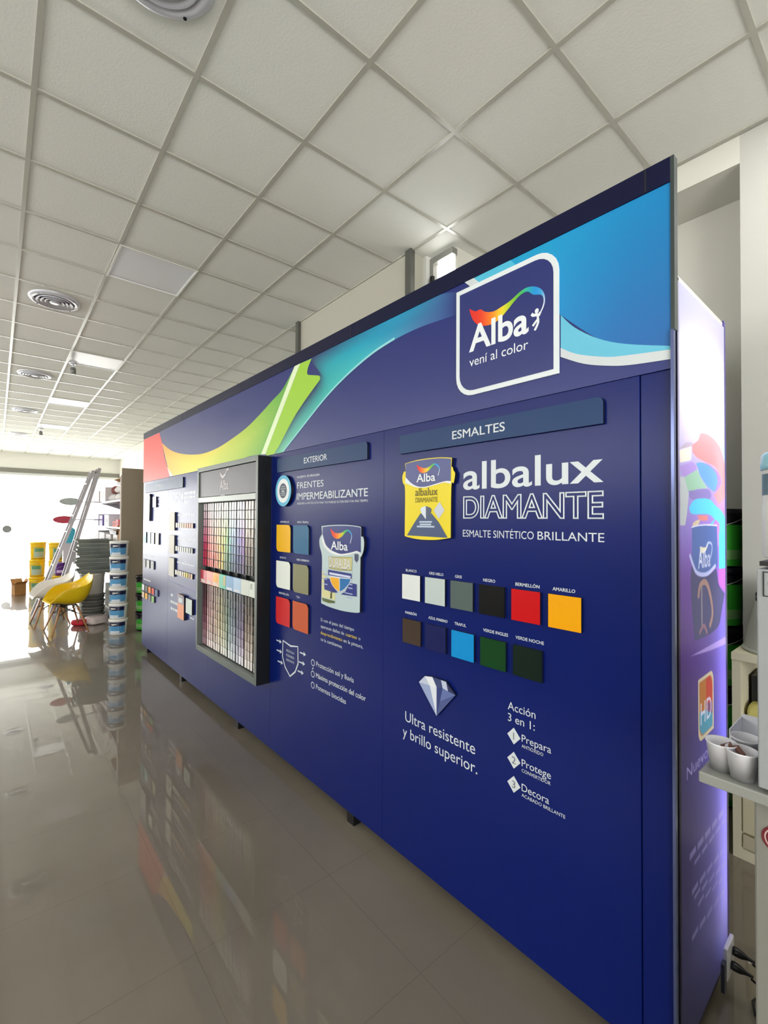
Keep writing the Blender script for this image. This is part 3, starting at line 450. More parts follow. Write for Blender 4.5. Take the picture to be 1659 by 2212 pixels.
BT, BB = L_['blueT'], L_['blueB']
bt = [(28, 160, 205), (26, 156, 205), (24, 150, 204), (22, 142, 200), (20, 134, 194), (20, 128, 190)]
bb = [(30, 150, 205), (30, 150, 205), (32, 138, 200), (36, 118, 186), (40, 108, 178), (42, 104, 172)]
part(blend([BB, [(x, 2.633) for x, z in BT]], [bb, bt], y1, 'ribbon_print', hb), 'sky blue end of the printed ribbon')
flat('ribbon_print', L_['cyan'], (104, 190, 218), y2)
flat('ribbon_print', [(x, 2.633) for x, z in L_['cyan2'][:2]]+L_['cyan2'][2:], (80, 186, 218), y2)
flat('ribbon_highlight', L_['white'], (205, 212, 216), y3)
flat('ribbon_highlight', [(x, 2.633) for x, z in L_['white2'][:2]]+L_['white2'][2:], (205, 212, 216), y3)
# brand plate on the header
lb = MB().slab(rounded(-.802, 2.155, -.346, 2.603, .085, 'ac'), HY-.006, HY, ink((222, 230, 233)))
lb.poly(rounded(-.783, 2.174, -.365, 2.584, .07, 'ac'), HY-.0068, mat('plate_blue', (34, 44, 112), .3))
part(lb.build('brand_plate', ST), 'dark blue plate with white rim and rounded corners on the header')
plate = [o for o in COL.objects if o.name.startswith('brand_plate')][0]
SW = [(220, 45, 35), (224, 50, 35), (228, 62, 36), (236, 95, 34), (244, 150, 36), (240, 205, 50), (190, 205, 45), (130, 190, 50), (80, 185, 90), (40, 175, 170), (35, 150, 215), (60, 160, 220), (130, 185, 225), (200, 215, 240), (225, 232, 245), (230, 235, 245)]
def swoosh(U, L, y, parent):
    k = len(U); c = [SW[round(i*(len(SW)-1)/(k-1))] for i in range(k)]
    return part(blend([L, U], [c, c], y, 'swoosh_print', parent), 'rainbow ribbon of the logo')
swoosh(L_['lgU'], L_['lgL'], HY-.0076, plate)
mm = MB(); wi = ink((230, 236, 240))
mm.stroke(L_['man1'], .011, HY-.0076, wi).stroke(L_['man2'], .009, HY-.0077, wi).stroke(L_['man3'], .009, HY-.0078, wi)
hx, hz = L_['manH'][0]; mm.poly([(hx+.008*math.cos(a*.6), hz+.009*math.sin(a*.6)) for a in range(10)], HY-.0079, wi)
mm.build('figure_print', plate)
letter(plate, [('Alba', -.733, 2.334, .098, dict(width=.272, bold=.022))], HY-.0077, wi)
letter(plate, [('vení al color', -.731, 2.272, .036, dict(width=.268))], HY-.0077, wi)

# section signs
def section_sign(x0, x1, z0, z1, body, tx, tz, cap, w):
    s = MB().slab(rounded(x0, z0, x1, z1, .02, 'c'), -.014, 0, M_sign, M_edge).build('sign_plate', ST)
    part(s, 'blue grey sign plate reading '+body)
    letter(s, [(body, tx, tz, cap, dict(width=w, bold=.006))], -.0148, M_txt)
section_sign(-1.145, -.194, 1.958, 2.045, 'ESMALTES', -.818, 1.986, .034, .258)
section_sign(-2.355, -1.389, 1.958, 2.05, 'EXTERIOR', -2.01, 1.99, .034, .253)
section_sign(-5.76, -4.314, 1.956, 2.06, 'INTERIOR', -5.25, 1.992, .034, .25)

# printed words on the panels
V = -.0008
letter(P1, [('albalux', -.771, 1.774, .106, dict(width=.572, bold=.012))], V, M_txt)
letter(P1, [('DIAMANTE', -.770, 1.657, .084, dict(width=.572, outline=.022, bold=.012))], V, M_txt)
letter(P1, [('ESMALTE SINTÉTICO', -.772, 1.579, .028, dict(width=.325)), ('BRILLANTE', -.432, 1.579, .029, dict(width=.235))], V, M_txt)
letter(P1, [('Ultra resistente', -1.112, .708, .046, dict(width=.405)), ('y brillo superior.', -1.128, .634, .046, dict(width=.432))], V, M_txt)
letter(P1, [('Acción', -.555, .938, .029, dict(width=.115)), ('3 en 1:', -.555, .895, .029, dict(width=.112))], V, M_txt)
for nme, sub, num, z, w, ws in (('Prepara', 'ANTIÓXIDO', '1', .846, .116, .086), ('Protege', 'CONVERTIDOR', '2', .757, .115, .114), ('Decora', 'ACABADO BRILLANTE', '3', .668, .108, .167)):
    letter(P1, [(nme, -.496, z-.008, .026, dict(width=w)), (sub, -.496, z-.029, .012, dict(width=ws))], V, M_txt)
    d = MB().poly([(-.557, z), (-.529, z+.031), (-.501, z), (-.529, z-.031)], V, M_txt)
    text_into(d, num, -.529, z-.013, .026, mat('ink_grey', (110, 116, 120), .5), V-.0008, align='C')
    d.build('number_diamond', P1)
for t, x, z, w in (('BLANCO', -1.112, 1.405, .071), ('GRIS HIELO', -.963, 1.405, .085), ('GRIS', -.814, 1.405, .037), ('NEGRO', -.669, 1.405, .057), ('BERMELLÓN', -.522, 1.405, .098), ('AMARILLO', -.374, 1.405, .081),
                   ('MARRÓN', -1.114, 1.208, .074), ('AZUL MARINO', -.965, 1.208, .111), ('TRAFUL', -.816, 1.208, .062), ('VERDE INGLES', -.669, 1.208, .115), ('VERDE NOCHE', -.522, 1.208, .115)):
    letter(P1, [(t, x, z, .0115, dict(width=w, bold=.012))], V, M_txt)
letter(P2, [('NUEVO DURALBA', -2.114, 1.906, .013, dict(width=.262, bold=.012))], V, M_txt)
letter(P2, [('FRENTES', -2.114, 1.840, .038, dict(width=.302))], V, M_txt)
letter(P2, [('IMPERMEABILIZANTE', -2.114, 1.768, .042, dict(width=.716, bold=.008))], V, M_txt)
letter(P2, [('ASEGURÁ LA PROTECCIÓN PARA TUS PAREDES EXTERIORES POR MÁS TIEMPO', -2.113, 1.739, .012, dict(width=.715))], V, M_txt)
for t, x, z, w in (('AMARILLO', -2.33, 1.622, .12), ('AZUL TRAFUL', -2.111, 1.622, .14), ('BLANCO', -2.33, 1.385, .082), ('GRIS CEMENTO', -2.112, 1.385, .148), ('BERMELLÓN', -2.338, 1.148, .13), ('TEJA', -2.115, 1.15, .046)):
    letter(P2, [(t, x, z, .0115, dict(width=w, bold=.012))], V, M_txt)
gold = ink((226, 200, 60))
letter(P2, [('Si con el paso del tiempo', -1.832, 1.05, .019, dict(width=.323)), ('aparecen daños de', -1.831, 1.012, .019, dict(width=.232)), ('cuarteo', -1.585, 1.012, .019, dict(width=.1, m=gold)), ('o', -1.47, 1.012, .019, dict(width=.016)),
            ('desprendimiento', -1.831, .974, .019, dict(width=.215, m=gold)), ('en la pintura,', -1.604, .974, .019, dict(width=.172)), ('te la cambiamos.', -1.83, .936, .019, dict(width=.216))], V, M_txt)
for i, (t, w) in enumerate((('Protección sol y lluvia', .368), ('Máxima protección del color', .47), ('Potentes biocidas', .298))):
    letter(P2, [(t, -1.877, .776-.067*i, .028, dict(width=w, bold=.004))], V, M_txt)
ic = MB()
for z in (.787, .719, .653):
    ic.stroke([(-1.913+.018*math.cos(a*PI/5), z+.018*math.sin(a*PI/5)) for a in range(10)], .005, V, M_txt, True)
ic.stroke([(-1.907, .76), (-1.92, .745)], .006, V, M_txt)
ic.build('icon_print', P2)
sh = MB(); S = [(-2.28, .845), (-2.18, .83), (-2.09, .845), (-2.085, .74), (-2.12, .68), (-2.185, .635), (-2.25, .68), (-2.285, .74)]
sh.stroke(S, .011, V, M_txt, True)
for x, z, d in ((-2.37, .83, 1), (-2.365, .765, 1), (-2.35, .695, 1), (-2.065, .815, 1), (-2.075, .755, 1), (-2.09, .695, 1)):
    sh.stroke([(x, z), (x+.05, z)], .008, V, M_txt).poly([(x+.045, z+.014), (x+.072, z), (x+.045, z-.014)], V, M_txt)
for i, t in enumerate(('PELÍCULA', 'FLEXIBLE', 'RESISTENTE')): text_into(sh, t, -2.184, .785-.03*i, .014, M_txt, V, align='C', width=.1)
sh.build('shield_print', P2)
# far panels: blocks of print too small to read are drawn as short bars
def bars(parent, rows):
    for x0, x1, z, h in rows:
        b = MB(); x = x0; i = 0
        while x < x1-.01:
            w = min(x1-x, (.07, .045, .09, .06)[i % 4]); b.poly([(x, z), (x+w, z), (x+w, z+h), (x, z+h)], V, M_txt); x += w+.014; i += 1
        b.build('small_print', parent)
letter(P4, [('CF24', -4.685, 1.807, .108, dict(width=.355, bold=.012))], V, M_txt)
bars(P4, [(-4.295, -3.965, 1.882, .026), (-4.295, -3.965, 1.845, .016), (-4.295, -4.13, 1.8, .016)])
bars(P4, [(-4.51, -4.0, 1.672, .016), (-4.51, -4.0, 1.43, .016), (-4.51, -4.0, 1.19, .016)])
bars(P4, [(-4.707, -4.62, .825, .026), (-4.707, -4.45, .755, .026), (-4.707, -4.45, .685, .026), (-4.1, -3.99, .69, .014)])
bars(P5, [(-5.23, -5.0, 1.86, .014), (-5.23, -5.1, 1.8, .014), (-5.39, -5.05, 1.7, .01), (-5.39, -5.08, 1.66, .01)])
bars(P5, [(-5.79, -5.42, 1.515, .016), (-5.8, -5.38, 1.185, .016), (-5.81, -5.5, .885, .016)])
MB().stroke([(-4.73, .985), (-3.99, .955)], .006, V, ink((90, 100, 165))).build('divider_print', P4)

# colour chips stuck to the panels
def chip(x0, z0, x1, z1, rgb, label, r=0, th=.011, corners='ac'):
    o = rounded(x0, z0, x1, z1, r, corners) if r else [(x0, z0), (x1, z0), (x1, z1), (x0, z1)]
    m = mat('chip_%d_%d_%d' % rgb, rgb, .35, spec=.25)
    return part(MB().slab(o, -th, 0, m, M_edge).build('colour_chip', ST), label)  # dark sides put the shade of the chip edges into their colour
cols = dict(white=(222, 227, 227), pale_grey=(190, 202, 202), slate_grey=(84, 98, 96), black=(8, 9, 12), red=(196, 8, 18), golden_yellow=(238, 164, 0),
            brown=(66, 52, 42), navy=(18, 26, 84), bright_blue=(14, 140, 208), dark_green=(8, 62, 24), black_green=(6, 28, 20))
names = list(cols)
for i, (x, z) in enumerate([(-1.126+.1482*k, 1.278) for k in range(6)]+[(-1.122+.149*k, 1.076) for k in range(5)]):
    w = .117
    chip(x, z, x+w, z+(.115 if i < 6 else .111), cols[names[i]], names[i].replace('_', ' ')+' square colour chip under the enamel range')
for (x, z), rgb, nm in zip([(-2.362, 1.43), (-2.141, 1.43), (-2.362, 1.19), (-2.141, 1.186), (-2.362, .95), (-2.141, .95)],
                           [(240, 184, 10), (24, 98, 140), (232, 238, 232), (136, 136, 104), (206, 40, 46), (196, 92, 56)],
                           ['yellow', 'teal blue', 'white', 'khaki grey', 'red', 'terracotta']):
    chip(x, z, x+.187, z+.178, rgb, nm+' colour chip with two rounded corners, exterior range', .03)
for x, rgb, nm in ((-5.8, (60, 160, 178), 'teal'), (-5.61, (150, 210, 210), 'aqua'), (-5.45, (120, 120, 140), 'grey'), (-5.27, (216, 214, 170), 'cream')):
    chip(x, 1.345, x+.13, 1.475, rgb, nm+' chip, interior range', 0, .013)
for x, rgb, nm in ((-5.81, (104, 104, 116), 'dark grey'), (-5.64, (140, 140, 140), 'mid grey'), (-5.455, (120, 120, 122), 'grey')):
    chip(x, 1.048, x+.13, 1.142, rgb, nm+' chip in the row of three', 0, .013)
nine = [(230, 230, 240), (110, 112, 104), (236, 140, 50), (206, 60, 50), (52, 80, 130), (226, 200, 180), (232, 176, 50), (120, 108, 130), (120, 176, 80)]
for i, rgb in enumerate(nine):
    x = -5.835+.143*(i % 5); z = .758 if i < 5 else .668
    chip(x, z, x+.11, z+.072, rgb, 'small chip of the lower left block', 0, .013)
for i, z in enumerate((1.52, 1.28, 1.042)):
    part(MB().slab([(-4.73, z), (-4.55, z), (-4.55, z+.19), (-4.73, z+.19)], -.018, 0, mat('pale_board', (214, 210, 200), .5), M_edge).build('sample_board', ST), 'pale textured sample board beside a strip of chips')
for r, (z, ramp) in enumerate(((1.552, [(232, 214, 196), (226, 206, 186), (220, 190, 162), (214, 166, 134), (206, 140, 110), (194, 116, 86), (182, 100, 72), (214, 150, 120)]),
                              (1.314, [(214, 212, 204), (196, 196, 190), (224, 226, 220), (180, 188, 184), (168, 178, 172), (190, 198, 186), (150, 158, 150), (96, 104, 100)]),
                              (1.07, [(238, 232, 222), (228, 220, 206), (232, 226, 216), (206, 192, 180), (216, 204, 130), (204, 190, 60), (170, 130, 60), (202, 166, 130)]))):
    for i, rgb in enumerate(ramp):
        x = -4.53+.067*i; chip(x, z, x+.05, z+.048, rgb, 'tiny chip in a strip of eight', 0, .012)
chip(-4.164, .736, -3.99, .878, (200, 212, 206), 'pale grey green board beside the orange can cutout', 0, .02)

# cut-out pictures of paint pails
def pail_cutout(d, front, y, extra, label):
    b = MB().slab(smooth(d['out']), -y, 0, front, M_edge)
    b.poly(smooth(d['navy']), -y-.0006, mat('label_navy', (38, 50, 122), .3)).poly(smooth(d['white']), -y-.0012, ink((228, 232, 236)))
    extra(b, -y-.0012)
    o = part(b.build('pail_cutout', ST), label)
    swoosh(d['U'], d['L'], -y-.0014, o)
    return o
b1, b2 = L_['b1'], L_['b2']
def e1(b, y):
    b.poly(b1['trap'], y, mat('ink_slate', (58, 78, 116), .35)).poly(b1['dl'], y-.0006, ink((216, 226, 240))).poly(b1['dr'], y-.0006, ink((90, 100, 120)))
    b.poly(b1['dm'], y-.0006, ink((200, 206, 216)))
    t = b1['t']; br = ink((92, 84, 40))
    text_into(b, 'albalux', t[2][0], t[2][1], .034, br, y-.001, width=t[3][0]-t[2][0], bold=.004)
    text_into(b, 'DIAMANTE', t[4][0], t[4][1], .021, br, y-.001, width=t[5][0]-t[4][0], outline=.02)
    for i in (7, 9, 11): b.stroke([t[i], t[i+1]], .007, y-.001, ink((190, 205, 225)))
o1 = pail_cutout(b1, ink((232, 212, 40)), .016, e1, 'cut-out picture of a yellow enamel pail')
letter(o1, [('Alba', b1['t'][0][0], b1['t'][0][1], .035, dict(width=b1['t'][1][0]-b1['t'][0][0], bold=.015))], -.0182, wi)
def e2(b, y):
    b.poly(b2['yard'], y, ink((216, 214, 160))).poly(b2['shrub'], y-.0004, ink((96, 108, 64))).poly(b2['col'], y-.0004, ink((84, 84, 56)))
    nv = mat('ink_deep_navy', (34, 48, 130), .35)
    b.poly(b2['bl'], y-.0006, nv).poly(b2['br'], y-.0006, nv).poly(b2['ss'], y-.0006, mat('ink_violet_grey', (66, 70, 104), .35))
    b.poly(b2['plate'], y-.0006, ink((206, 202, 150))).stroke(b2['plate'], .006, y-.001, ink((176, 168, 96)), True)
    b.poly(smooth(b2['shw']), y-.0008, ink((214, 222, 232)))
    b.poly(b2['sl'], y-.0014, ink((240, 176, 40))).poly(b2['sr'], y-.0014, ink((40, 112, 176)))
    b.poly(b2['strip'], y-.0014, nv).stroke([b2['t'][5], b2['t'][6]], .012, y-.002, ink((206, 214, 240)))
    t = b2['t']; text_into(b, 'DURALBA', t[2][0], t[2][1]-.006, .058, ink((140, 138, 150)), y-.0014, width=t[3][0]-t[2][0], bold=.016)
    text_into(b, 'DURALBA', t[2][0], t[2][1]-.002, .054, ink((236, 238, 240)), y-.002, width=t[3][0]-t[2][0])
    for x0, x1, z in ((-1.795, -1.74, 1.33), (-1.795, -1.74, 1.305), (-1.785, -1.735, 1.275), (-1.56, -1.5, 1.3), (-1.54, -1.5, 1.28), (-1.57, -1.5, 1.25), (-1.55, -1.5, 1.228)):
        b.stroke([(x0, z), (x1, z)], .006, y-.001, ink((170, 180, 215)))
o2 = pail_cutout(b2, ink((188, 206, 210)), .018, e2, 'cut-out picture of a pale grey facade paint pail with a shield')
letter(o2, [('Alba', b2['t'][0][0], b2['t'][0][1], .045, dict(width=b2['t'][1][0]-b2['t'][0][0], bold=.015))], -.0204, wi)
# slim cut-outs on the far panels
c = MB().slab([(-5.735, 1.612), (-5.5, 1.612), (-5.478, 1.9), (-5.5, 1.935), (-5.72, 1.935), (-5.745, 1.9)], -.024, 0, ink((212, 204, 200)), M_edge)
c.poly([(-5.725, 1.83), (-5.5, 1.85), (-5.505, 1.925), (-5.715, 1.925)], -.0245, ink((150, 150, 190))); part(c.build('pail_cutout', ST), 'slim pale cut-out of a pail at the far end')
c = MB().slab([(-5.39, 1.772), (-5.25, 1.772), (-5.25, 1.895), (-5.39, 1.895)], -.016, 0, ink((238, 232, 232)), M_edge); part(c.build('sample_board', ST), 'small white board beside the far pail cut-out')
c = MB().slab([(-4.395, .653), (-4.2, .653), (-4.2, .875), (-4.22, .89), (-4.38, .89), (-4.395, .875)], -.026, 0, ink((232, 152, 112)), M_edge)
c.poly([(-4.39, .8), (-4.205, .8), (-4.205, .872), (-4.22, .885), (-4.375, .885), (-4.39, .872)], -.0265, ink((130, 134, 152))).poly([(-4.36, .81), (-4.25, .815), (-4.25, .855), (-4.36, .86)], -.027, ink((210, 214, 220)))
part(c.build('pail_cutout', ST), 'orange cut-out of a can low on the far panel')
# round seal
c = MB(); ring = lambda r: [(-2.259+r*math.cos(a*PI/20), 1.832+r*.985*math.sin(a*PI/20)) for a in range(40)]
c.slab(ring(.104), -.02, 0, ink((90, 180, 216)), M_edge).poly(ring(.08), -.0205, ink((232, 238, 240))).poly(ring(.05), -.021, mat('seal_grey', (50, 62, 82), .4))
for z, w in ((1.856, .05), (1.842, .066), (1.812, .066), (1.8, .05)): c.poly([(-2.259-w/2, z), (-2.259+w/2, z), (-2.259+w/2, z+.006), (-2.259-w/2, z+.006)], -.0215, ink((150, 160, 175)))
text_into(c, 'Alba', -2.259, 1.823, .014, wi, -.0217, align='C', bold=.01)
part(c.build('round_seal', ST), 'round pale blue and white guarantee seal')
# faceted diamond picture
c = MB(); D6 = [(-1.012, .918), (-.975, .954), (-.93, .962), (-.851, .962), (-.8, .921), (-.905, .801)]
c.slab(D6, -.012, 0, mat('ink_gem', (70, 84, 140), .2), M_edge)
for pts, rgb in (([(-1.012, .918), (-.975, .954), (-.945, .92)], (190, 200, 220)), ([(-.975, .954), (-.93, .962), (-.905, .925), (-.945, .92)], (230, 234, 242)), ([(-1.012, .918), (-.945, .92), (-.905, .801)], (150, 165, 205)),
                 ([(-.945, .92), (-.905, .925), (-.905, .801)], (222, 228, 240)), ([(-.905, .925), (-.93, .962), (-.88, .962), (-.87, .93)], (58, 70, 118)), ([(-.87, .93), (-.88, .962), (-.851, .962), (-.84, .925)], (190, 198, 222)),
                 ([(-.905, .925), (-.87, .93), (-.885, .87), (-.905, .801)], (40, 56, 120)), ([(-.87, .93), (-.84, .925), (-.8, .921), (-.885, .87)], (96, 112, 170)), ([(-.84, .925), (-.851, .962), (-.8, .921)], (40, 46, 88))):
    c.poly(pts, -.0126, mat('gem_%d_%d_%d' % rgb, rgb, .2))
part(c.build('gem_picture', ST), 'cut-out picture of a cut diamond')

# glowing end of the stand: light box with printed film
bx = MB().box(-.6, .032, .085, -.0005, .05, 2.37, M_edge).box(-.6, .545, .085, -.0005, .57, 2.385, mat('box_rim_violet', (70, 60, 150), .25)).box(-.6, .05, 2.36, -.004, .545, 2.38, M_white)
bx.box(-.6, .05, .085, -.58, .545, 2.36, M_white).box(-.6, .05, .06, -.004, .545, .085, M_edge)
lbx = part(bx.build('light_box', ST), 'box behind the printed film at the right end of the stand')
Y0, Y1, Z0, Z1 = .036, .545, .085, 2.36
# the picture on the film: lilac above, violet and indigo below, with a paint pail and swirls of paint, all printed in one layer
zs = [2.36, 1.9, 1.62, 1.45, 1.25, 1.08, .9, .6, .3, .085]
lc = [(214, 214, 244), (205, 196, 236), (150, 130, 210), (118, 66, 168), (98, 56, 142), (82, 62, 118), (66, 58, 120), (68, 62, 104), (84, 82, 122), (66, 66, 106)]
rc = [(226, 222, 250), (214, 206, 244), (184, 120, 218), (160, 104, 214), (124, 116, 220), (140, 122, 224), (120, 112, 222), (150, 140, 226), (162, 152, 228), (120, 118, 170)]
NY, NZ = 200, 960
gy = np.linspace(Y0, Y1, NY); gz = np.linspace(Z0, Z1, NZ); GYm, GZm = np.meshgrid(gy, gz)
tt_ = ((GYm-Y0)/(Y1-Y0))**1.6
IM = np.zeros((NZ, NY, 3))
for q in range(3):
    l_ = np.interp(GZm, zs[::-1], [c[q] for c in lc][::-1]); r_ = np.interp(GZm, zs[::-1], [c[q] for c in rc][::-1]); IM[..., q] = l_+(r_-l_)*tt_
dy_, dz_ = gy[1]-gy[0], gz[1]-gz[0]
def window(y0, y1, z0, z1):
    return (slice(max(0, int((z0-Z0)/dz_)-1), max(0, int((z1-Z0)/dz_)+3)), slice(max(0, int((y0-Y0)/dy_)-1), max(0, int((y1-Y0)/dy_)+3)))
SUB = [(a*dy_, b*dz_) for a in (-.33, 0, .33) for b in (-.33, 0, .33)]
def pr_poly(pts, rgb, k=1):
    w = window(min(p[0] for p in pts), max(p[0] for p in pts), min(p[1] for p in pts), max(p[1] for p in pts)); cov = 0; n = len(pts)
    for oy, oz in SUB:
        Y, Z = GYm[w]+oy, GZm[w]+oz; m = np.zeros(Y.shape, bool)
        for i in range(n):
            (ya, za), (yb, zb_) = pts[i], pts[(i+1) % n]
            if za != zb_: m ^= ((za > Z) != (zb_ > Z)) & (Y < (yb-ya)*(Z-za)/(zb_-za)+ya)
        cov = cov+m/len(SUB)
    cov = (cov*k)[..., None]; IM[w] = IM[w]*(1-cov)+np.array(rgb)*cov
def pr_line(pts, wd, rgb):
    pts = along(pts); D_ = np.full(GYm.shape, 9.)
    for (ya, za), (yb, zb_) in zip(pts[:-1], pts[1:]):
        ey, ez = yb-ya, zb_-za; t = np.clip(((GYm-ya)*ey+(GZm-za)*ez)/(ey*ey+ez*ez+1e-9), 0, 1)
        D_ = np.minimum(D_, np.hypot(GYm-ya-t*ey, GZm-za-t*ez))
    cov = np.clip((wd/2-D_)/.003+.5, 0, 1)[..., None]; IM[:] = IM*(1-cov)+np.array(rgb)*cov
def pr_text(body, y, z, cap, width, rgb, bold=0):
    b = MB(); text_into(b, body, y, z, cap, M_white, 0, width=width, bold=bold)
    for f in b.f: pr_poly([(b.v[i][0], b.v[i][2]) for i in f], rgb)
for rgb, pts in L_['mural']: pr_poly(smooth(pts), rgb)
pr_line(L_['handle'], .014, (205, 210, 250)); pr_line(L_['arc'], .008, (190, 205, 240))
pr_line(L_['loop'], .02, (180, 140, 125)); pr_line(L_['loop2'], .014, (150, 140, 146)); pr_line(L_['loop3'], .014, (160, 116, 130))
pr_text('Alba', .222, 1.497, .058, .135, (238, 240, 250), .012)
pr_text('Nuevo', .1, .873, .036, .215, (186, 176, 226))
for (a_, b_), wd in zip(L_['lines'], (.02, .012, .016, .012, .012, .016)):      # print too small to read
    y_ = a_[0]
    while y_ < b_[0]-.02:
        e_ = min(y_+.06, b_[0], .535); z_ = a_[1]+(b_[1]-a_[1])*(y_-a_[0])/(b_[0]-a_[0])
        pr_poly([(y_, z_), (e_, z_), (e_, z_+wd), (y_, z_+wd)], (158, 152, 196), .7); y_ += .078
R_ = lambda i: rounded(.215+i, .945+i, .385-i, 1.145-i, .035, 'ac')
pr_poly(R_(0), (226, 212, 170)); pr_poly(R_(.012), (204, 130, 66))
pr_poly([(.3, 1.132), (.345, 1.132), (.372, 1.1), (.372, 1.04), (.3, 1.05)], (212, 78, 66)); pr_poly([(.3, 1.05), (.372, 1.04), (.372, 1.0), (.3, 1.02)], (150, 90, 130))
pr_poly([(.228, .985), (.26, .958), (.372, .958), (.372, 1.0), (.29, 1.03), (.228, 1.04)], (88, 168, 186))
pr_text('HD', .24, .995, .068, .12, (236, 238, 248), .006)
v_ = np.stack([np.zeros_like(GYm), GYm, GZm], -1).reshape(-1, 3)
ii = (np.arange(NZ-1)[:, None]*NY+np.arange(NY-1)[None]).ravel()
fme = bpy.data.meshes.new('printed_film'); fme.from_pydata(v_.tolist(), [], np.stack([ii, ii+1, ii+NY+1, ii+NY], 1).tolist())
at = fme.color_attributes.new('print', 'FLOAT_COLOR', 'POINT'); cl = IM.reshape(-1, 3)/255
cl = np.where(cl <= .04045, cl/12.92, ((cl+.055)/1.055)**2.4); at.data.foreach_set('color', np.concatenate([cl, np.ones((len(cl), 1))], 1).ravel().astype(np.float32))
fm_ = backlit('film_print', (255, 255, 255)); nt = fm_.node_tree
an = nt.nodes.new('ShaderNodeVertexColor'); an.layer_name = 'print'
for nd in nt.nodes:
    if nd.type == 'BSDF_PRINCIPLED': nt.links.new(an.outputs['Color'], nd.inputs['Base Color'])
    if nd.type == 'BSDF_TRANSLUCENT': nt.links.new(an.outputs['Color'], nd.inputs[0])
fme.materials.append(fm_); FILM = bpy.data.objects.new('printed_film', fme); COL.objects.link(FILM); FILM.parent = ST
part(FILM, 'glowing lilac and violet printed film with a paint pail picture')
# tubes inside the light box
M_tube = mat('lit_tube', (235, 238, 255), .4, emit=6)
for nm, p0, p1 in (('light_tube', (-.2, .12, 2.0), (-.2, .5, 2.0)), ('light_tube', (-.12, .515, .3), (-.12, .515, 2.2))):
    MB().tube([p0, p1], .013, M_tube, 10).build(nm, lbx)
def inner_light(name, loc, aim, sx, sy, watts):
    o = area(name, loc, aim, sx, sy, watts, (.93, .93, 1)); o.parent = ST; return o
inner_light('light_box_tubes', (-.10, .29, 2.08), (1, 0, 0), .42, .2, 3.0)
inner_light('light_box_edge_tube', (-.10, .50, 1.1), (1, .25, 0), .06, 1.9, 2.6)
inner_light('light_box_glow', (-.35, .3, 1.2), (1, 0, 0), .4, 1.7, 5)

# ---------------------------------------------------------------- colour card rack hung on the stand
th = math.atan(.0134); ca, sa = math.cos(th), math.sin(th)
def on_stand(x, y, z): return (-.46747+x*ca-y*sa, 1.48742+x*sa+y*ca, z)
RK = thing('colour_card_rack', 'grey framed rack full of paint colour cards on the blue display', 'card rack', on_stand(-3.055, 0, 0), th)
M_rack = mat('rack_grey', (100, 108, 104), .38, .2); M_rdark = mat('rack_dark', (10, 14, 18), .45, spec=.3)
XL, XR_ = -.588, .592
MB().box(XL, -.1, .515, XL+.03, -.002, 2.082, M_rack).build('side_frame', RK, .002)
MB().box(XR_-.035, -.1, .515, XR_-.003, -.002, 2.082, M_rack).box(XR_-.003, -.099, .517, XR_, -.002, 2.08, M_rdark).build('side_frame', RK, .001)
MB().box(XL+.03, -.1, 2.045, XR_-.035, -.002, 2.082, M_rack).build('top_rail', RK, .002)
MB().box(XL+.03, -.1, .515, XR_-.035, -.002, .56, M_rack).build('bottom_rail', RK, .002)
MB().box(XL+.03, -.1, 1.782, XR_-.035, -.002, 1.825, mat('rack_light_grey', (150, 156, 152), .35, .2)).build('middle_rail', RK, .002)
MB().box(XL+.03, -.03, .56, XR_-.035, -.002, 1.782, M_rdark).build('back_board', RK)
sg = part(MB().box(XL+.04, -.09, 1.83, XR_-.045, -.004, 2.04, mat('rack_sign', (78, 74, 84), .4)).build('sign_panel', RK), 'dark grey sign panel with a small white logo')
def small_logo(parent, x, z, s, y):
    U = [(-.5, .42), (-.2, .22), (.1, .3), (.3, .5), (.5, .55)]; Lw = [(-.45, .25), (-.2, .08), (.1, .2), (.3, .42), (.48, .45)]
    m = MB(); c = ink((206, 200, 204))
    for i in range(4): m.poly([(x+s*p[0], z+s*p[1]) for p in (Lw[i], Lw[i+1], U[i+1], U[i])], y, c)
    text_into(m, 'Alba', x, z-s*.42, s*.42, c, y, align='C', width=s, bold=.012)
    m.stroke([(x-s*.45, z-s*.68), (x+s*.1, z-s*.68)], s*.07, y, ink((150, 146, 152)))
    return m.build('logo_print', parent)
small_logo(sg, -.015, 1.945, .17, -.0912)
# wire grid: vertical slats and row lips
v = MB(); xs = []; x = XL+.036
for gi, gn in enumerate((2, 3, 3, 3, 3, 3, 3, 2)):
    for _ in range(gn): xs.append(x+.0235); x += .047
    if gi < 7: v.box(x+.001, -.05, .562, x+.008, -.03, 1.232, M_rdark).box(x+.001, -.05, 1.232, x+.008, -.03, 1.78, M_rdark); x += .0095
rows_up = [1.776-.0675*k for k in range(8)]; rows_lo = [1.085-.0648*k for k in range(8)]
for z in rows_up+rows_lo: v.box(XL+.032, -.056, z-.0668, XR_-.037, -.03, z-.0628, M_rdark)
v.build("card_grid", RK)
bandz = (1.095, 1.205)
pics = [(190, 50, 70), (226, 120, 100), (232, 160, 70), (50, 175, 140), (100, 150, 196), (160, 190, 220), (206, 212, 204), (222, 228, 220)]
pn = ['red', 'coral', 'orange', 'green', 'blue', 'pale blue', 'pale grey', 'off-white']
wd = (XR_-.037-XL-.034)/8
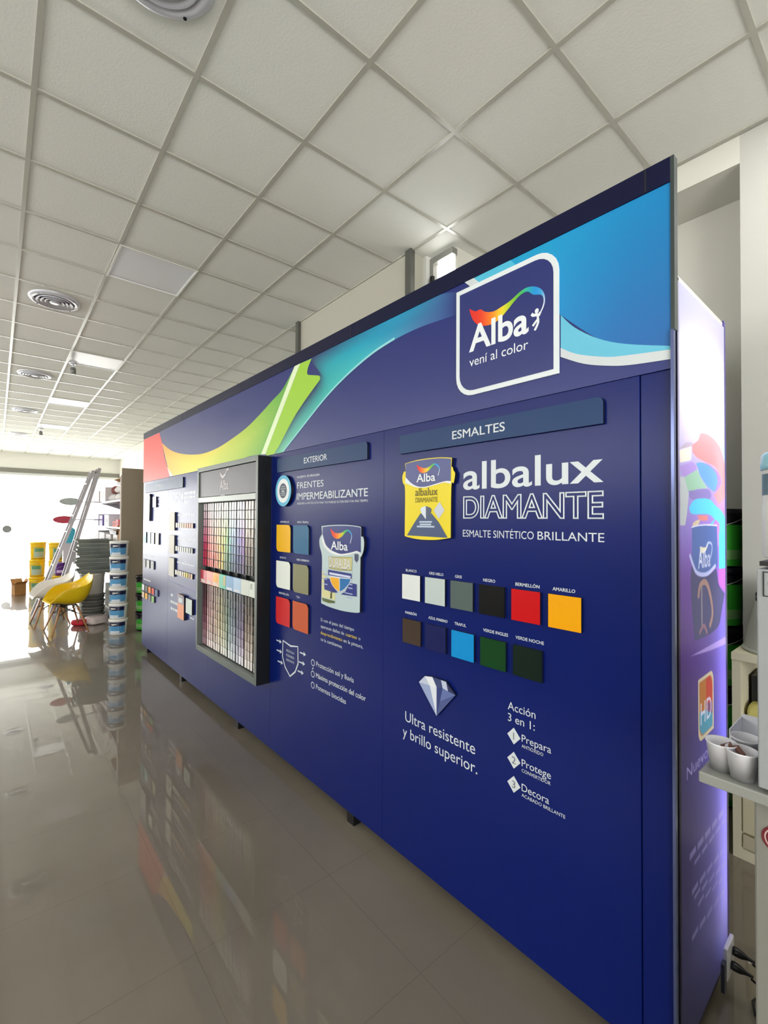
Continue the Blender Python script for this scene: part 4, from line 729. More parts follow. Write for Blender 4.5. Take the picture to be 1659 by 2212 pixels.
for i, rgb in enumerate(pics):
    x0 = XL+.034+wd*i
    b = MB().box(x0, -.075, bandz[0], x0+wd-.003, -.06, bandz[1], mat('leaflet_%d' % i, rgb, .3))
    if i in (0, 1, 2): b.poly([(x0+.01, bandz[0]+.004), (x0+wd-.02, bandz[0]+.004), (x0+wd-.03, bandz[0]+.03), (x0+.012, bandz[0]+.035)], -.0756, ink((226, 206, 200)))
    if i == 2: b.poly([(x0+.07+.04*math.cos(a*.63), 1.155+.03*math.sin(a*.63)) for a in range(10)], -.0757, ink((240, 180, 70)))
    if i == 3: b.poly([(x0+.08, 1.12), (x0+.13, 1.12), (x0+.13, 1.2), (x0+.085, 1.19)], -.0756, ink((190, 176, 130)))
    if i in (4, 5): b.poly([(x0+.01, 1.1), (x0+.12, 1.1), (x0+.12, 1.118), (x0+.01, 1.118)], -.0756, ink((220, 226, 234)))
    if i == 7: b.poly([(x0+.02, 1.15), (x0+.05, 1.15), (x0+.05, 1.19), (x0+.02, 1.19)], -.0756, ink((170, 180, 172)))
    part(b.build('picture_leaflet', RK), pn[i]+' picture leaflet in the middle band')
# the loose cards, one object each (the four far columns are one mass)
def card_mat():
    m = mat('colour_card', (255, 255, 255), .28); nt = m.node_tree
    n_ = nt.nodes.new('ShaderNodeObjectInfo'); nt.links.new(n_.outputs['Color'], nt.nodes['Principled BSDF'].inputs['Base Color'])
    return m
import colorsys
HUE = [335, 345, 352, 8, 14, 20, 30, 42, 52, 70, 95, 175, 205, 215, 232, 255, 275, 18, 26, 30, 25, 40]
def hue_word(h, s, vv):
    if vv < .16: return 'near-black'
    if s < .16: return 'off-white' if vv > .7 else 'grey'
    w = [(10, 'red'), (28, 'orange'), (44, 'golden'), (62, 'yellow'), (140, 'green'), (190, 'teal'), (225, 'blue'), (262, 'indigo'), (300, 'violet'), (346, 'magenta'), (361, 'red')]
    nm = [b for a, b in w if h < a][0]
    return ('pale ' if vv > .72 and s < .4 else 'dark ' if vv < .35 else '')+nm
def card_colour(ci, ri, upper):
    h = HUE[ci]
    if upper:
        t = ri/7; s_ = min(.92, .06+1.15*t**1.5) if ci < 11 else min(.8, .05+.95*max(0, t-.15)**1.3)
        vv = .93-.14*t if ci < 9 else .95-.8*max(0, t-.25)**1.1
        if ci >= 17: s_ = .1+.45*max(0, t-.4); vv = .95-1.1*max(0, t-.3)
        if ci >= 20: s_ *= .4
    else:
        t = 1-ri/7; s_ = .06+.44*t if ci < 9 else .04+.3*t; vv = .96-.5*t if ci < 9 else .95-.72*t
        if ci < 2: s_ = .2+.5*t; vv = .7-.45*t
    r = colorsys.hsv_to_rgb(h/360, s_, max(.04, vv)); k = random.uniform(.94, 1.04)
    return tuple(min(1, c_*k) for c_ in r), (h, s_, vv)
proto = MB().box(-.0165, -.0022, 0, .0165, .0, .061, card_mat())
ordn = ['first', 'second', 'third', 'fourth', 'fifth', 'sixth', 'seventh', 'eighth', 'ninth', 'tenth', 'eleventh', 'twelfth', 'thirteenth', 'fourteenth', 'fifteenth', 'sixteenth', 'seventeenth', 'eighteenth', 'nineteenth', 'twentieth', '21st', '22nd']
cardme = proto.build('colour_card'); first = True
stuff = MB()
def place_card(xl, z, rgb, label):
    global first
    o = cardme if first else cardme.copy()
    if not first: COL.objects.link(o)
    first = False
    o.location = on_stand(-3.055+xl, -.056, z); o.rotation_euler = (random.uniform(-.03, .03), 0, th)
    o.color = tuple(c_ ** 2.2 for c_ in rgb)+(1,)
    tag(o, label, 'colour card', 'colour cards in the rack')
for up, rows in ((True, rows_up), (False, rows_lo)):
    for ri, z in enumerate(rows):
        for ci, xl in enumerate(xs):
            rgb, hsv = card_colour(ci, ri, up)
            if ci < 4:
                q = tuple(int(c_*255)//6*6 for c_ in rgb)
                stuff.box(xl-.0165, -.0582, z-.0626, xl+.0165, -.056, z-.0016, mat('card_%d_%d_%d' % q, q, .3)); continue
            place_card(xl, z-.0627, rgb, '%s colour card, %s row %s the leaflet band, %s column from the right' % (hue_word(*hsv), ordn[7-ri] if up else ordn[ri], 'above' if up else 'below', ordn[21-ci]))
so = stuff.build('colour_cards'); so.location = on_stand(-3.055, 0, 0); so.rotation_euler = (0, 0, th)
tag(so, 'reddish colour cards filling the far left columns of the rack', 'colour cards', None, 'stuff')
# ---------------------------------------------------------------- pails
M_lidw = mat('pail_white', (226, 226, 222), .4)
def pail(name, label, cat, loc, rz, h, r, body, lid, group=None, label_bands=(), handle=True, lid_h=.028):
    """paint pail: tapered body, rimmed lid, wire handle and a printed label facing -y of the pail"""
    t = thing(name, label, cat, loc, rz, group)
    rb = r*.88; rt = r*.965
    MB().lathe([(rb-.006, 0), (rb, .006), (rt, h-lid_h)], body, 36, cap1=False).build('pail_body', t)
    MB().lathe([(rt, h-lid_h-.012), (r, h-lid_h-.01), (r, h-.006), (r-.008, h-.001), (r-.02, h-.001), (r-.026, h-.006), (0.001, h-.006)], lid, 36, cap1=False).build('lid', t)
    for i, (z0, z1, a0, a1, m) in enumerate(label_bands):
        b = MB(); n = 18; rr = lambda z: rb+(rt-rb)*(z-.006)/(h-lid_h-.006)+.0012+.0006*i
        vs = []
        for k in range(n+1):
            a = a0+(a1-a0)*k/n; vs += [(rr(z0)*math.cos(a), rr(z0)*math.sin(a), z0), (rr(z1)*math.cos(a), rr(z1)*math.sin(a), z1)]
        b.add(vs, [(2*k, 2*k+2, 2*k+3, 2*k+1) for k in range(n)], m, True)
        b.build('label_print', t)
    if handle:
        b = MB(); R = rt+.006; zz = h-lid_h-.03
        b.tube([(R*math.cos(a), R*math.sin(a), zz-.055*math.sin((a-PI)/PI*PI)) for a in [PI+PI*k/14 for k in range(15)]], .0028, mat('handle_wire', (170, 170, 165), .35, .5), 6)
        b.build('wire_handle', t)
    return t
A0, A1 = -PI*1.05, PI*.28
sky = mat('label_blue', (84, 150, 196), .35); nav = mat('label_dark_navy', (18, 24, 62), .35)
place = ['lowest', 'second from the floor', 'third from the floor', 'fourth from the floor', 'fifth from the floor', 'topmost']
p6 = None
for i in range(6):
    lab = 'white pail with blue label, %s of six by the blue display' % place[i]
    loc = (-7.45, 1.35, .22*i)
    if p6 is None:
        p6 = pail('paint_pail', lab, 'paint pail', loc, -.25, .22, .122, M_lidw, M_lidw, 'blue and white pails in one stack',
                  ((.03, .155, A0, A1, sky), (.125, .182, A0, A1, nav), (.03, .06, -.9, .2, mat('label_pale', (205, 216, 226), .35)), (.142, .16, -.7, -.1, M_lidw)))
    else: dup(p6, loc, -.25+random.uniform(-.15, .15), lab)
grn = mat('pail_green', (60, 176, 52), .35); grl = mat('pail_pale_green', (140, 190, 122), .35); blk = mat('pail_black', (12, 12, 22), .35)
for i in range(3):
    pail('paint_pail', 'green and black pail, %s of the short stack beside the blue display' % ('lowest', 'middle', 'topmost')[i], 'paint pail',
         (-7.5, 1.72, .267*i), -.3, .267, .145, blk, blk, 'short stack of green and black pails', ((.02, .17, A0, A1, grn), (.05, .10, A0, A1, grl)))
for i in range(5):
    pail('paint_pail', 'large green and black pail, %s of the stack behind the glowing end' % ('lowest', 'second from the floor', 'third from the floor', 'second from the top', 'topmost')[i], 'paint pail',
         (-.835, 3.325, .344*i), -.2, .344, .15, blk, blk, 'tall stack of green and black pails', ((.012, .25, A0, A1, grn), (.05, .105, A0, A1, grl)))
yel = mat('pail_yellow', (240, 196, 18), .35); ylw = mat('label_leaf_green', (96, 150, 110), .4); ylp = mat('label_grey_green', (170, 186, 170), .4)
yl_lab = ((.05, .25, -1.1, .35, ylp), (.17, .25, -.95, .2, ylw), (.02, .032, A0, A1, mat('pail_ochre', (150, 116, 20), .4)))
y0 = None
for (x, y, k, nm) in ((-12.37, .69, 0, 'lowest of the three in the left stack'), (-12.37, .69, 1, 'middle of the three in the left stack'), (-12.37, .7, 2, 'topmost of the left stack'),
                      (-12.0, 1.0, 0, 'lowest of the stack behind the ladder'), (-12.0, 1.0, 1, 'middle of the stack behind the ladder'), (-12.0, 1.0, 2, 'topmost of the stack behind the ladder')):
    if y0 is None: y0 = pail('paint_pail', 'yellow pail, '+nm, 'paint pail', (x, y, .372*k), .2, .372, .146, yel, yel, 'yellow pails near the shop window', yl_lab)
    else: dup(y0, (x, y, .372*k), .2+.3*(k == 2), 'yellow pail, '+nm)
pur = mat('pail_purple', (96, 40, 130), .35)
pail('paint_pail', 'yellow pail under the purple one, behind the white armchair', 'paint pail', (-10.5, .92, 0), .1, .57, .16, yel, yel, None, ((.1, .3, -1, .3, ylp),))
pail('paint_pail', 'purple pail standing on a yellow one between the ladder rails', 'paint pail', (-10.5, .96, .57), .1, .235, .12, pur, pur, None, ((.05, .1, -1, .3, mat('label_lilac', (200, 180, 220), .4)),))
# open carton on the floor
kraft = mat('cardboard', (168, 124, 76), .8, noise=(14, .08)); tape = mat('carton_inside', (120, 86, 52), .85)
def carton(label, loc, rz, w, d, h, open_=True):
    t = thing('cardboard_box', label, 'cardboard box', loc, rz)
    b = MB(); k = .006
    b.box(-w, -d, 0, w, -d+k, h, kraft).box(-w, d-k, 0, w, d, h, kraft).box(-w, -d+k, 0, -w+k, d-k, h, kraft).box(w-k, -d+k, 0, w, d-k, h, kraft).box(-w, -d, 0, w, d, k, tape)
    b.build('box_body', t)
    if open_:
        for sx, a in ((1, .5), (-1, .9)):
            MB().obox((sx*(w+.06*math.cos(a)), 0, h+.06*math.sin(a)), .06, d, .002, (sx*math.cos(a), 0, math.sin(a)), (0, 1, 0), (-sx*math.sin(a), 0, math.cos(a)), kraft).build('flap', t)
        for sy, a in ((1, 1.1), (-1, .3)):
            MB().obox((0, sy*(d+.05*math.cos(a)), h+.05*math.sin(a)), w, .05, .002, (1, 0, 0), (0, sy*math.cos(a), math.sin(a)), (0, -sy*math.sin(a), math.cos(a)), kraft).build('flap', t)
    else: MB().box(-w, -d, h, w, d, h+.003, kraft).build('flap', t)
    return t
carton('open brown carton on the floor left of the yellow pails', (-12.45, .39, 0), .3, .085, .1, .24)

# ---------------------------------------------------------------- shell armchairs
def armchair(label, loc, rz, rgb):
    t = thing('shell_armchair', label, 'armchair', loc, rz, 'moulded shell armchairs')
    m = mat('shell_%d_%d_%d' % rgb, rgb, .3)
    # centre line of the seat and back, and the rim, both from front to top of back (front is -y)
    cen = [(-.27, .435), (-.24, .45), (-.17, .435), (-.06, .405), (.06, .395), (.14, .41), (.19, .47), (.225, .56), (.25, .66), (.27, .75), (.282, .80)]
    rim = [(.215, -.272, .428), (.25, -.262, .462), (.285, -.2, .555), (.305, -.12, .635), (.312, -.02, .655), (.312, .06, .662), (.305, .13, .675), (.285, .19, .70), (.245, .235, .735), (.17, .268, .785), (.075, .284, .822)]
    ts = [-1, -.93, -.85, -.75, -.6, -.4, -.2, 0, .2, .4, .6, .75, .85, .93, 1]; vs = []; fs = []
    for c, e in zip(cen, rim):
        for u in ts:
            a = abs(u); w = math.sin(a*PI/2)**.9; up = a**3.2
            vs.append(((1 if u > 0 else -1)*e[0]*w, c[0]+(e[1]-c[0])*a**2.4, c[1]+(e[2]-c[1])*up))
    n = len(ts)
    for i in range(len(cen)-1):
        for k in range(n-1): fs.append((i*n+k, i*n+k+1, (i+1)*n+k+1, (i+1)*n+k))
    o = MB().add(vs, fs, m, True).build('seat_shell', t)
    so_ = o.modifiers.new('thickness', 'SOLIDIFY'); so_.thickness = .009; so_.offset = 0
    sb = o.modifiers.new('smooth', 'SUBSURF'); sb.levels = 1; sb.render_levels = 2
    wood = mat('maple_leg', (176, 128, 84), .45, noise=(9, .12)); wire = mat('black_wire', (28, 26, 24), .35, .5)
    for sx, sy in ((1, -1), (-1, -1), (1, 1), (-1, 1)):
        top = (sx*.13, -.02+sy*.10, .375); bot = (sx*.245, -.02+sy*.22, 0)
        MB().tube([bot, tuple((a+b)/2 for a, b in zip(bot, top)), top], .009, wood, 10, .0155).build('leg', t)
    b = MB()
    for sx, sy in ((1, -1), (-1, -1), (1, 1), (-1, 1)):
        top = (sx*.125, -.02+sy*.095, .385); b.tube([top, (sx*.17, -.02+sy*.14, .25)], .006, wire, 6)
        b.tube([(sx*.17, -.02+sy*.14, .25), (0, -.02, .31)], .0045, wire, 6)
        b.tube([top, (-sx*.17, -.02+sy*.14, .25)], .0045, wire, 6); b.tube([top, (sx*.17, -.02-sy*.14, .25)], .0045, wire, 6)
        b.tube([(sx*.10, -.02+sy*.08, .39), (sx*.13, -.02+sy*.1, .38)], .012, wire, 6)
    b.box(-.12, -.11, .384, .12, .07, .389, wire)
    b.build('wire_brace', t)
    return t
armchair('yellow moulded armchair with wooden legs on the polished floor', (-8.08, .82, 0), .12, (226, 190, 14))
armchair('white moulded armchair with wooden legs behind the yellow one', (-8.78, .68, 0), .06, (228, 222, 214))

# ---------------------------------------------------------------- step ladder
LD = thing('step_ladder', 'tall aluminium ladder leaning beside the shelving', 'ladder', (-9.62, 0, 0))
alu = mat('ladder_aluminium', (176, 172, 174), .3, .5)
def rail(p0, p1, wx, wy, name):
    p0, p1 = Vector(p0), Vector(p1); d = (p1-p0); L = d.length/2; az = d.normalized(); ax = Vector((1, 0, 0)); ay = az.cross(ax).normalized(); ax = ay.cross(az)
    b = MB().obox((p0+p1)/2, wx, wy, L, ax, ay, az, alu)
    b.obox((p0+p1)/2-ay*wy*.8, wx*1.5, wy*.22, L, ax, ay, az, alu).obox((p0+p1)/2+ay*wy*.8, wx*1.5, wy*.22, L, ax, ay, az, alu)
    return b.build(name, LD)
F0, F1, R0, R1 = (.487, 0), (1.30, 2.47), (.755, 0), (1.40, 2.53)
for x0, x1 in ((-.2, -.13), (.2, .13)):
    rail((x0, F0[0], F0[1]), (x1, F1[0], F1[1]), .010, .024, 'front_rail')
    rail((x0*.9, R0[0], R0[1]), (x1*.9, R1[0], R1[1]), .009, .026, 'rear_rail')
for k in range(1, 9):
    t_ = k/8.8; MB().obox((0, F0[0]+(F1[0]-F0[0])*t_, F1[1]*t_), .2-.07*t_, .022, .01, (1, 0, 0), (0, 1, 0), (0, 0, 1), alu).build('tread', LD)
for k in (2, 4, 6):
    t_ = k/8; w_ = .18-.06*t_; y_ = R0[0]+(R1[0]-R0[0])*t_; MB().tube([(-w_, y_, R1[1]*t_), (w_, y_, R1[1]*t_)], .011, alu).build('rear_crossbar', LD)
MB().box(-.14, 1.28, 2.45, .14, 1.37, 2.48, mat('ladder_cap', (150, 148, 146), .4, .3)).build('top_cap', LD, .004)

# ---------------------------------------------------------------- shelving with goods
SH = thing('shelf_unit', 'tall shelving unit with a taupe end panel beyond the blue display', 'shelf unit', (-7.92, 1.46, 0))
taupe = mat('taupe_panel', (142, 128, 108), .55); shw = mat('shelf_metal', (206, 202, 206), .4, .2)
MB().box(-.03, 0, 0, 0, .64, 2.41, taupe).build('end_panel', SH)
MB().box(-.05, -.012, 0, -.03, .0, 2.3, mat('upright_pink_white', (222, 212, 206), .4)).build('upright', SH)
MB().box(-3.2, .6, 0, -.03, .64, 2.41, mat('shelf_back', (150, 144, 140), .6)).build('back_panel', SH)
for x in (-1.1, -2.15, -3.2): MB().box(x-.02, .56, 0, x+.02, .6, 2.41, shw).build('upright', SH)
ZS = (.12, .72, 1.22, 1.50, 1.94)
for z in ZS: MB().box(-3.2, .03, z-.03, -.05, .58, z, shw).build('shelf_board', SH)
for x in (-1.08, -2.13):
    for z in ZS[1:]: MB().add([(x, .06, z-.03), (x, .56, z-.03), (x, .56, z-.2), (x+.006, .06, z-.03), (x+.006, .56, z-.03), (x+.006, .56, z-.2)], [(0, 1, 2), (3, 5, 4), (0, 3, 4, 1), (1, 4, 5, 2), (2, 5, 3, 0)], shw).build('bracket', SH)
sh = lambda x, y, z: (-7.92+x, 1.46+y, z)
carton('tall open cardboard box on the top shelf beside the end panel', sh(-.42, .25, 1.94), 0, .2, .16, .29)
carton('brown cardboard box on the middle shelf beside the end panel', sh(-.3, .22, 1.22), .05, .16, .17, .21)
sack = mat('white_sack', (206, 202, 200), .6, bump=(18, .5))
def soft(name, label, cat, loc, rz, w, d, h, m, group=None, sq=.45):
    """a filled sack or bag: rounded block with creases"""
    vs = []; fs = []; nu, nv = 24, 14
    for j in range(nv+1):
        ph = -PI/2+PI*j/nv
        for i in range(nu):
            a = 2*PI*i/nu; e = lambda c, p: math.copysign(abs(c)**p, c)
            k = 1+.05*math.sin(5*a+3*ph)+.04*math.sin(9*ph+2*a)
            vs.append((w*e(math.cos(a), sq)*e(math.cos(ph), sq)*k, d*e(math.sin(a), sq)*e(math.cos(ph), sq)*k, h/2+h/2*e(math.sin(ph), sq)))
    for j in range(nv):
        for i in range(nu): fs.append((j*nu+i, j*nu+(i+1) % nu, (j+1)*nu+(i+1) % nu, (j+1)*nu+i))
    o = MB().add(vs, fs, m, True).build(name); o.location = loc; o.rotation_euler = (0, 0, rz)
    return tag(o, label, cat, group)
for i, (x, z, l) in enumerate(((-.82, 1.94, 'white paper sack lying on the top shelf, lower one'), (-.84, 2.065, 'white paper sack stacked on another on the top shelf'), (-1.35, 1.94, 'white paper sack farther back on the top shelf'))):
    soft('paper_sack', l, 'sack', sh(x, .27, z), .05*i, .2, .19, .125, sack, 'white sacks on the top shelf')
soft('film_roll', 'crumpled plastic film lying over the top of the shelving', 'plastic film', sh(-.7, .3, 2.2), .2, .26, .2, .07, mat('plastic_film', (214, 206, 214), .25))
soft('rag_bundle', 'dark red bundle on top of the white sacks', 'bundle', sh(-1.4, .24, 2.075), 0, .14, .13, .14, mat('maroon_cloth', (130, 66, 62), .8))
pail('plastic_tub', 'white tub on the shelf beside the taupe end panel', 'tub', sh(-.3, .24, 1.5), .3, .27, .17, mat('tub_grey_white', (206, 212, 204), .4), M_lidw)
def block(name, label, cat, loc, rz, w, d, h, rgb, rough=.5, group=None):
    m = mat(name+'_%d_%d_%d' % rgb, rgb, rough); b = MB().box(-w, -d, 0, w, d, h, m)
    dk = mat(name+'_dark_%d_%d_%d' % rgb, tuple(int(v*.7) for v in rgb), rough)
    b.box(-w*.6, -d-.001, h*.3, w*.6, -d, h*.7, dk).box(-w, -.012, h, w, .012, h+.001, dk)
    o = b.build(name, bevel=.004); o.location = loc; o.rotation_euler = (0, 0, rz)
    return tag(o, label, cat, group)
block('product_box', 'red box on the fourth shelf left of the white tub', 'box', sh(-.66, .2, 1.5), 0, .1, .14, .12, (206, 70, 74))
block('product_box', 'red box lying behind the first red box on the shelf', 'box', sh(-.9, .2, 1.5), .1, .1, .14, .09, (214, 104, 104))
block('product_box', 'white box with a violet side on the fourth shelf', 'box', sh(-1.5, .22, 1.5), 0, .22, .18, .2, (236, 230, 240))
block('product_box', 'violet box deeper on the fourth shelf', 'box', sh(-2.0, .2, 1.5), 0, .16, .17, .19, (104, 84, 166))
block('product_box', 'white carton on the third shelf left of the brown box', 'box', sh(-.7, .22, 1.22), 0, .16, .18, .15, (232, 224, 216))
block('product_box', 'pale carton farther along the third shelf', 'box', sh(-1.3, .22, 1.22), 0, .2, .18, .14, (208, 200, 200))
for i in range(3):
    block('roller_tray', 'black roller tray lying on the white cartons, %s' % ('lowest', 'middle', 'top')[i], 'roller tray', sh(-.9-.02*i, .2, 1.372+.03*i), .03*i, .26, .16, .028, (44, 36, 40), .4, 'black trays on the third shelf')
for i, x in enumerate((-.45, -.85)):
    block('flat_carton', 'bright white flat carton on the second shelf, %s' % ('nearer the end panel', 'farther along')[i], 'box', sh(x, .16, .72), .2, .14, .12, .06, (242, 240, 240))
for x, z, h, rgb, l in ((-1.85, 1.94, .26, (216, 208, 208), 'pale carton deep on the top shelf'), (-2.5, 1.94, .22, (190, 170, 160), 'beige carton deepest on the top shelf'),
                     (-2.55, 1.50, .22, (232, 226, 236), 'white carton deepest on the fourth shelf'), (-1.9, 1.22, .16, (226, 220, 222), 'white carton deep on the third shelf'), (-2.5, 1.22, .18, (150, 146, 150), 'grey carton deepest on the third shelf'),
                     (-1.3, .72, .3, (120, 126, 122), 'grey carton on the second shelf behind the flat white ones'), (-1.95, .72, .34, (108, 112, 110), 'dark grey carton deep on the second shelf'), (-2.6, .72, .3, (150, 152, 150), 'mid grey carton deepest on the second shelf'),
                     (-.5, .12, .4, (130, 132, 128), 'grey carton on the bottom shelf beside the end panel'), (-1.2, .12, .38, (118, 120, 118), 'dark carton in the middle of the bottom shelf')):
    block('product_box', l, 'box', sh(x, .25, z), 0, .27, .22, h, rgb)
# goods on the floor in front of the shelving
tray_m = mat('tray_grey', (128, 134, 128), .45)
def tray(label, loc, rz):
    t = thing('paint_tray', label, 'paint tray', loc, rz, 'grey trays stacked on the tubs')
    b = MB(); o_ = [(-.24, -.17), (.24, -.17), (.24, .17), (-.24, .17)]; n_ = 4
    v_ = [(x*.86, y*.86, .004) for x, y in o_]+[(x, y, .062) for x, y in o_]+[(x*1.08, y*1.1, .062) for x, y in o_]+[(x*1.08, y*1.1, .052) for x, y in o_]
    f_ = [(0, 1, 2, 3)]+[(i, (i+1) % 4, 4+(i+1) % 4, 4+i) for i in range(4)]+[(4+i, 4+(i+1) % 4, 8+(i+1) % 4, 8+i) for i in range(4)]+[(8+i, 8+(i+1) % 4, 12+(i+1) % 4, 12+i) for i in range(4)]
    b.add(v_, f_, tray_m); b.build('tray_pan', t)
    MB().box(-.05, -.205, .045, .05, -.18, .066, mat('tray_tab', (104, 110, 104), .5)).build('grip_tab', t)
    return t
tr = None
for k in range(9):
    lab = 'grey paint tray, %s of the pile above the white tub' % (['lowest']+['number %d from the bottom' % (i+1) for i in range(1, 8)]+['topmost'])[k]
    loc = (-8.75+.015*math.sin(k*3.1), 1.23+.02*math.sin(k*2.1), .757+.06*k); rz = 1.45+.12*math.sin(k*1.7)
    tr = tray(lab, loc, rz) if tr is None else (dup(tr, loc, rz, lab) and tr)
tubm = mat('tub_grey', (122, 124, 118), .5)
def tub(label, loc, r, h, m, grp):
    t = thing('nested_tub', label, 'tub', loc, 0, grp)
    MB().lathe([(r*.84, 0), (r*.95, h-.02), (r, h-.018), (r, h), (r*.93, h), (r*.84, .02), (.001, .015)], m, 32, cap1=False).build('tub_body', t)
    MB().lathe([(r*.93, h*.5), (r*.96, h*.52), (r*.965, h*.58), (r*.94, h*.6)], m, 32, cap0=False, cap1=False).build('rib', t)
    return t
for k in range(4): tub('grey tub, %s of the low stack under the white tub' % ('lowest', 'second', 'third', 'topmost')[k], (-8.75, 1.22, .1*k), .17, .115, tubm, 'low stack of grey tubs')
pail('plastic_tub', 'plain grey white tub on the low stack of grey tubs', 'tub', (-8.75, 1.22, .416), -.3, .34, .165, mat('tub_warm_white', (208, 205, 196), .45), mat('tub_warm_white', (208, 205, 196)))
pail('plastic_tub', 'white pail standing on the floor behind the yellow armchair', 'tub', (-9.12, 1.22, 0), -.3, .42, .16, M_lidw, M_lidw)
pail('plastic_tub', 'white pail stacked on another behind the yellow armchair', 'tub', (-9.12, 1.22, .42), .4, .30, .15, M_lidw, M_lidw)
soft('plastic_bag', 'white bag with red print lying in front of the grey tubs', 'bag', (-8.36, 1.22, 0), .4, .12, .14, .13, mat('bag_white', (214, 200, 198), .3, bump=(20, .6)))
soft('plastic_bag', 'red bag beside the white bag in front of the grey tubs', 'bag', (-8.42, 1.02, 0), .9, .1, .11, .09, mat('bag_red', (190, 30, 50), .35, bump=(20, .6)))
# round category signs sticking out of the shelving
def shelf_sign(label, x, y, z, rgb):
    t = thing('shelf_sign', label, 'sign', (x, y, z))
    m = mat('sign_%d_%d_%d' % rgb, rgb, .4); b = MB(); n_ = 32
    R = [(.17*math.cos(2*PI*k/n_), .066*math.sin(2*PI*k/n_)) for k in range(n_)]
    b.add([(0, p, q) for p, q in R]+[(-.012, p, q) for p, q in R], [list(range(n_)), list(range(2*n_-1, n_-1, -1))]+[(k, n_+k, n_+(k+1) % n_, (k+1) % n_) for k in range(n_)], m)
    b.build('sign_plate', t)
    MB().tube([(-.02, -.1, .0), (-.02, 1.52-y, .0)], .008, shw).build('arm', t)
shelf_sign('oval grey sign sticking out of the shelving near the ladder', -9.9, 1.02, 1.935, (176, 184, 178))
shelf_sign('oval red sign sticking out below the grey one near the ladder', -9.9, .93, 1.61, (190, 40, 66))
cy = MB(); cyn = mat('cyan_plastic', (70, 190, 214), .3)
cy.add([(0, -.06, 0), (0, .07, .0), (0, .09, .25), (0, .0, .33), (0, -.02, .2), (-.05, -.06, 0), (-.05, .07, 0), (-.05, .09, .25), (-.05, .0, .33), (-.05, -.02, .2)],
       [(0, 1, 2, 3, 4), (9, 8, 7, 6, 5), (0, 5, 6, 1), (1, 6, 7, 2), (2, 7, 8, 3), (3, 8, 9, 4), (4, 9, 5, 0)], cyn)
c_ = cy.build('roller_sleeve_bag'); c_.location = (-10.4, 1.06, 1.17); tag(c_, 'cyan plastic bag on the white stand behind the ladder', 'bag')
block('display_plinth', 'slim white stand behind the ladder holding the cyan bag', 'stand', (-10.42, 1.06, .81), 0, .09, .1, .36, (232, 226, 232))
# dot on the shop window
d = MB().lathe([(.12, -.002), (.12, .002)], mat('grey_sticker', (122, 124, 126), .5), 28).build('window_sticker'); d.location = (XF-.018, .28, 1.256); d.rotation_euler = (0, PI/2, 0)
tag(d, 'round grey sticker on the bright shop window', 'sticker')

# ---------------------------------------------------------------- tinting machine corner at the right edge
TM = thing('tinting_machine', 'tall grey paint tinting machine cut off by the right edge', 'tinting machine', (0, 0, 0))
tg = mat('machine_grey', (156, 160, 163), .4, .1); td = mat('machine_dark', (30, 32, 34), .4)
MB().box(-.2535, 1.30, .0, .35, 1.75, 1.035, mat('machine_base', (128, 128, 121), .45)).build('base_cabinet', TM, .004)
MB().box(-.2415, 1.275, 1.07, .35, 1.75, 1.545, tg).build('upper_body', TM, .003)
MB().box(-.352, 1.272, 1.035, .35, 1.62, 1.06, mat('machine_shelf', (142, 144, 139), .4)).build('shelf', TM, .003)
MB().box(-.236, 1.2735, 1.552, .34, 1.7, 1.562, td).build('dark_lid_edge', TM)
fr = MB()
for a in ((-.2305, 1.486, .3, 1.488), (-.2305, 1.538, .3, 1.540), (-.2305, 1.488, -.2285, 1.538)): fr.box(a[0], 1.2735, a[1], a[2], 1.275, a[3], td)
fr.build('label_outline', TM)
lt = MB(); text_into(lt, '4', -.222, 1.506, .022, td, 1.274); lt.build('lettering', TM)
em = MB(); ov = lambda k: [(-.209+.032*k*math.cos(2*PI*i/28), .958+.03*k*math.sin(2*PI*i/28)) for i in range(28)]
em.poly(ov(1), 1.2988, mat('emblem_red', (104, 34, 40), .4)).stroke(ov(.8), .0025, 1.2984, ink((196, 170, 170)), True)
em.stroke([(-.226, .945), (-.226, .970), (-.216, .970), (-.216, .958), (-.226, .958)], .003, 1.2982, ink((196, 170, 170))); em.build('oval_emblem', TM)
kn = MB().tube([(-.2415, 1.4, 1.468), (-.252, 1.4, 1.468)], .007, td).tube([(-.252, 1.4, 1.468), (-.266, 1.4, 1.468)], .011, td, 14); kn.build('side_knob', TM)
def cup(label, loc, stick):
    t = thing('plastic_cup', label, 'cup', loc, random.uniform(0, 6), 'white plastic cups on the machine shelf')
    wm = mat('cup_white', (222, 222, 228), .35)
    MB().lathe([(.001, .003), (.0205, .003), (.022, 0), (.030, .061), (.0318, .063), (.0318, .066), (.0295, .065), (.0215, .006), (.001, .006)], wm, 32, cap0=False, cap1=False).build('cup_body', t)
    if stick:
        MB().obox((.010, .0, .058), .012, .006, .004, (.8, .2, .5), (-.2, 1, 0), (-.5, 0, .85), mat('wood_chip', (120, 84, 72), .7)).build('stir_stick', t)
cup('white plastic cup with a wooden chip, at the left corner of the machine shelf', (-.3195, 1.325, 1.06), True)
cup('white plastic cup with dark scraps, nearest the front of the machine shelf', (-.277, 1.312, 1.06), True)
cup('empty white plastic cup behind the front one on the machine shelf', (-.286, 1.395, 1.06), False)
wt = MB(); wm = mat('paper_white', (238, 240, 244), .5)
wt.box(-.335, 1.46, 1.06, -.26, 1.58, 1.064, wm).box(-.335, 1.46, 1.064, -.333, 1.58, 1.11, wm).box(-.262, 1.46, 1.064, -.26, 1.58, 1.10, wm).box(-.333, 1.578, 1.064, -.262, 1.58, 1.118, wm).box(-.333, 1.46, 1.064, -.262, 1.462, 1.098, wm)
tag(wt.build('paper_tray'), 'white folded paper tray behind the cups', 'paper tray')
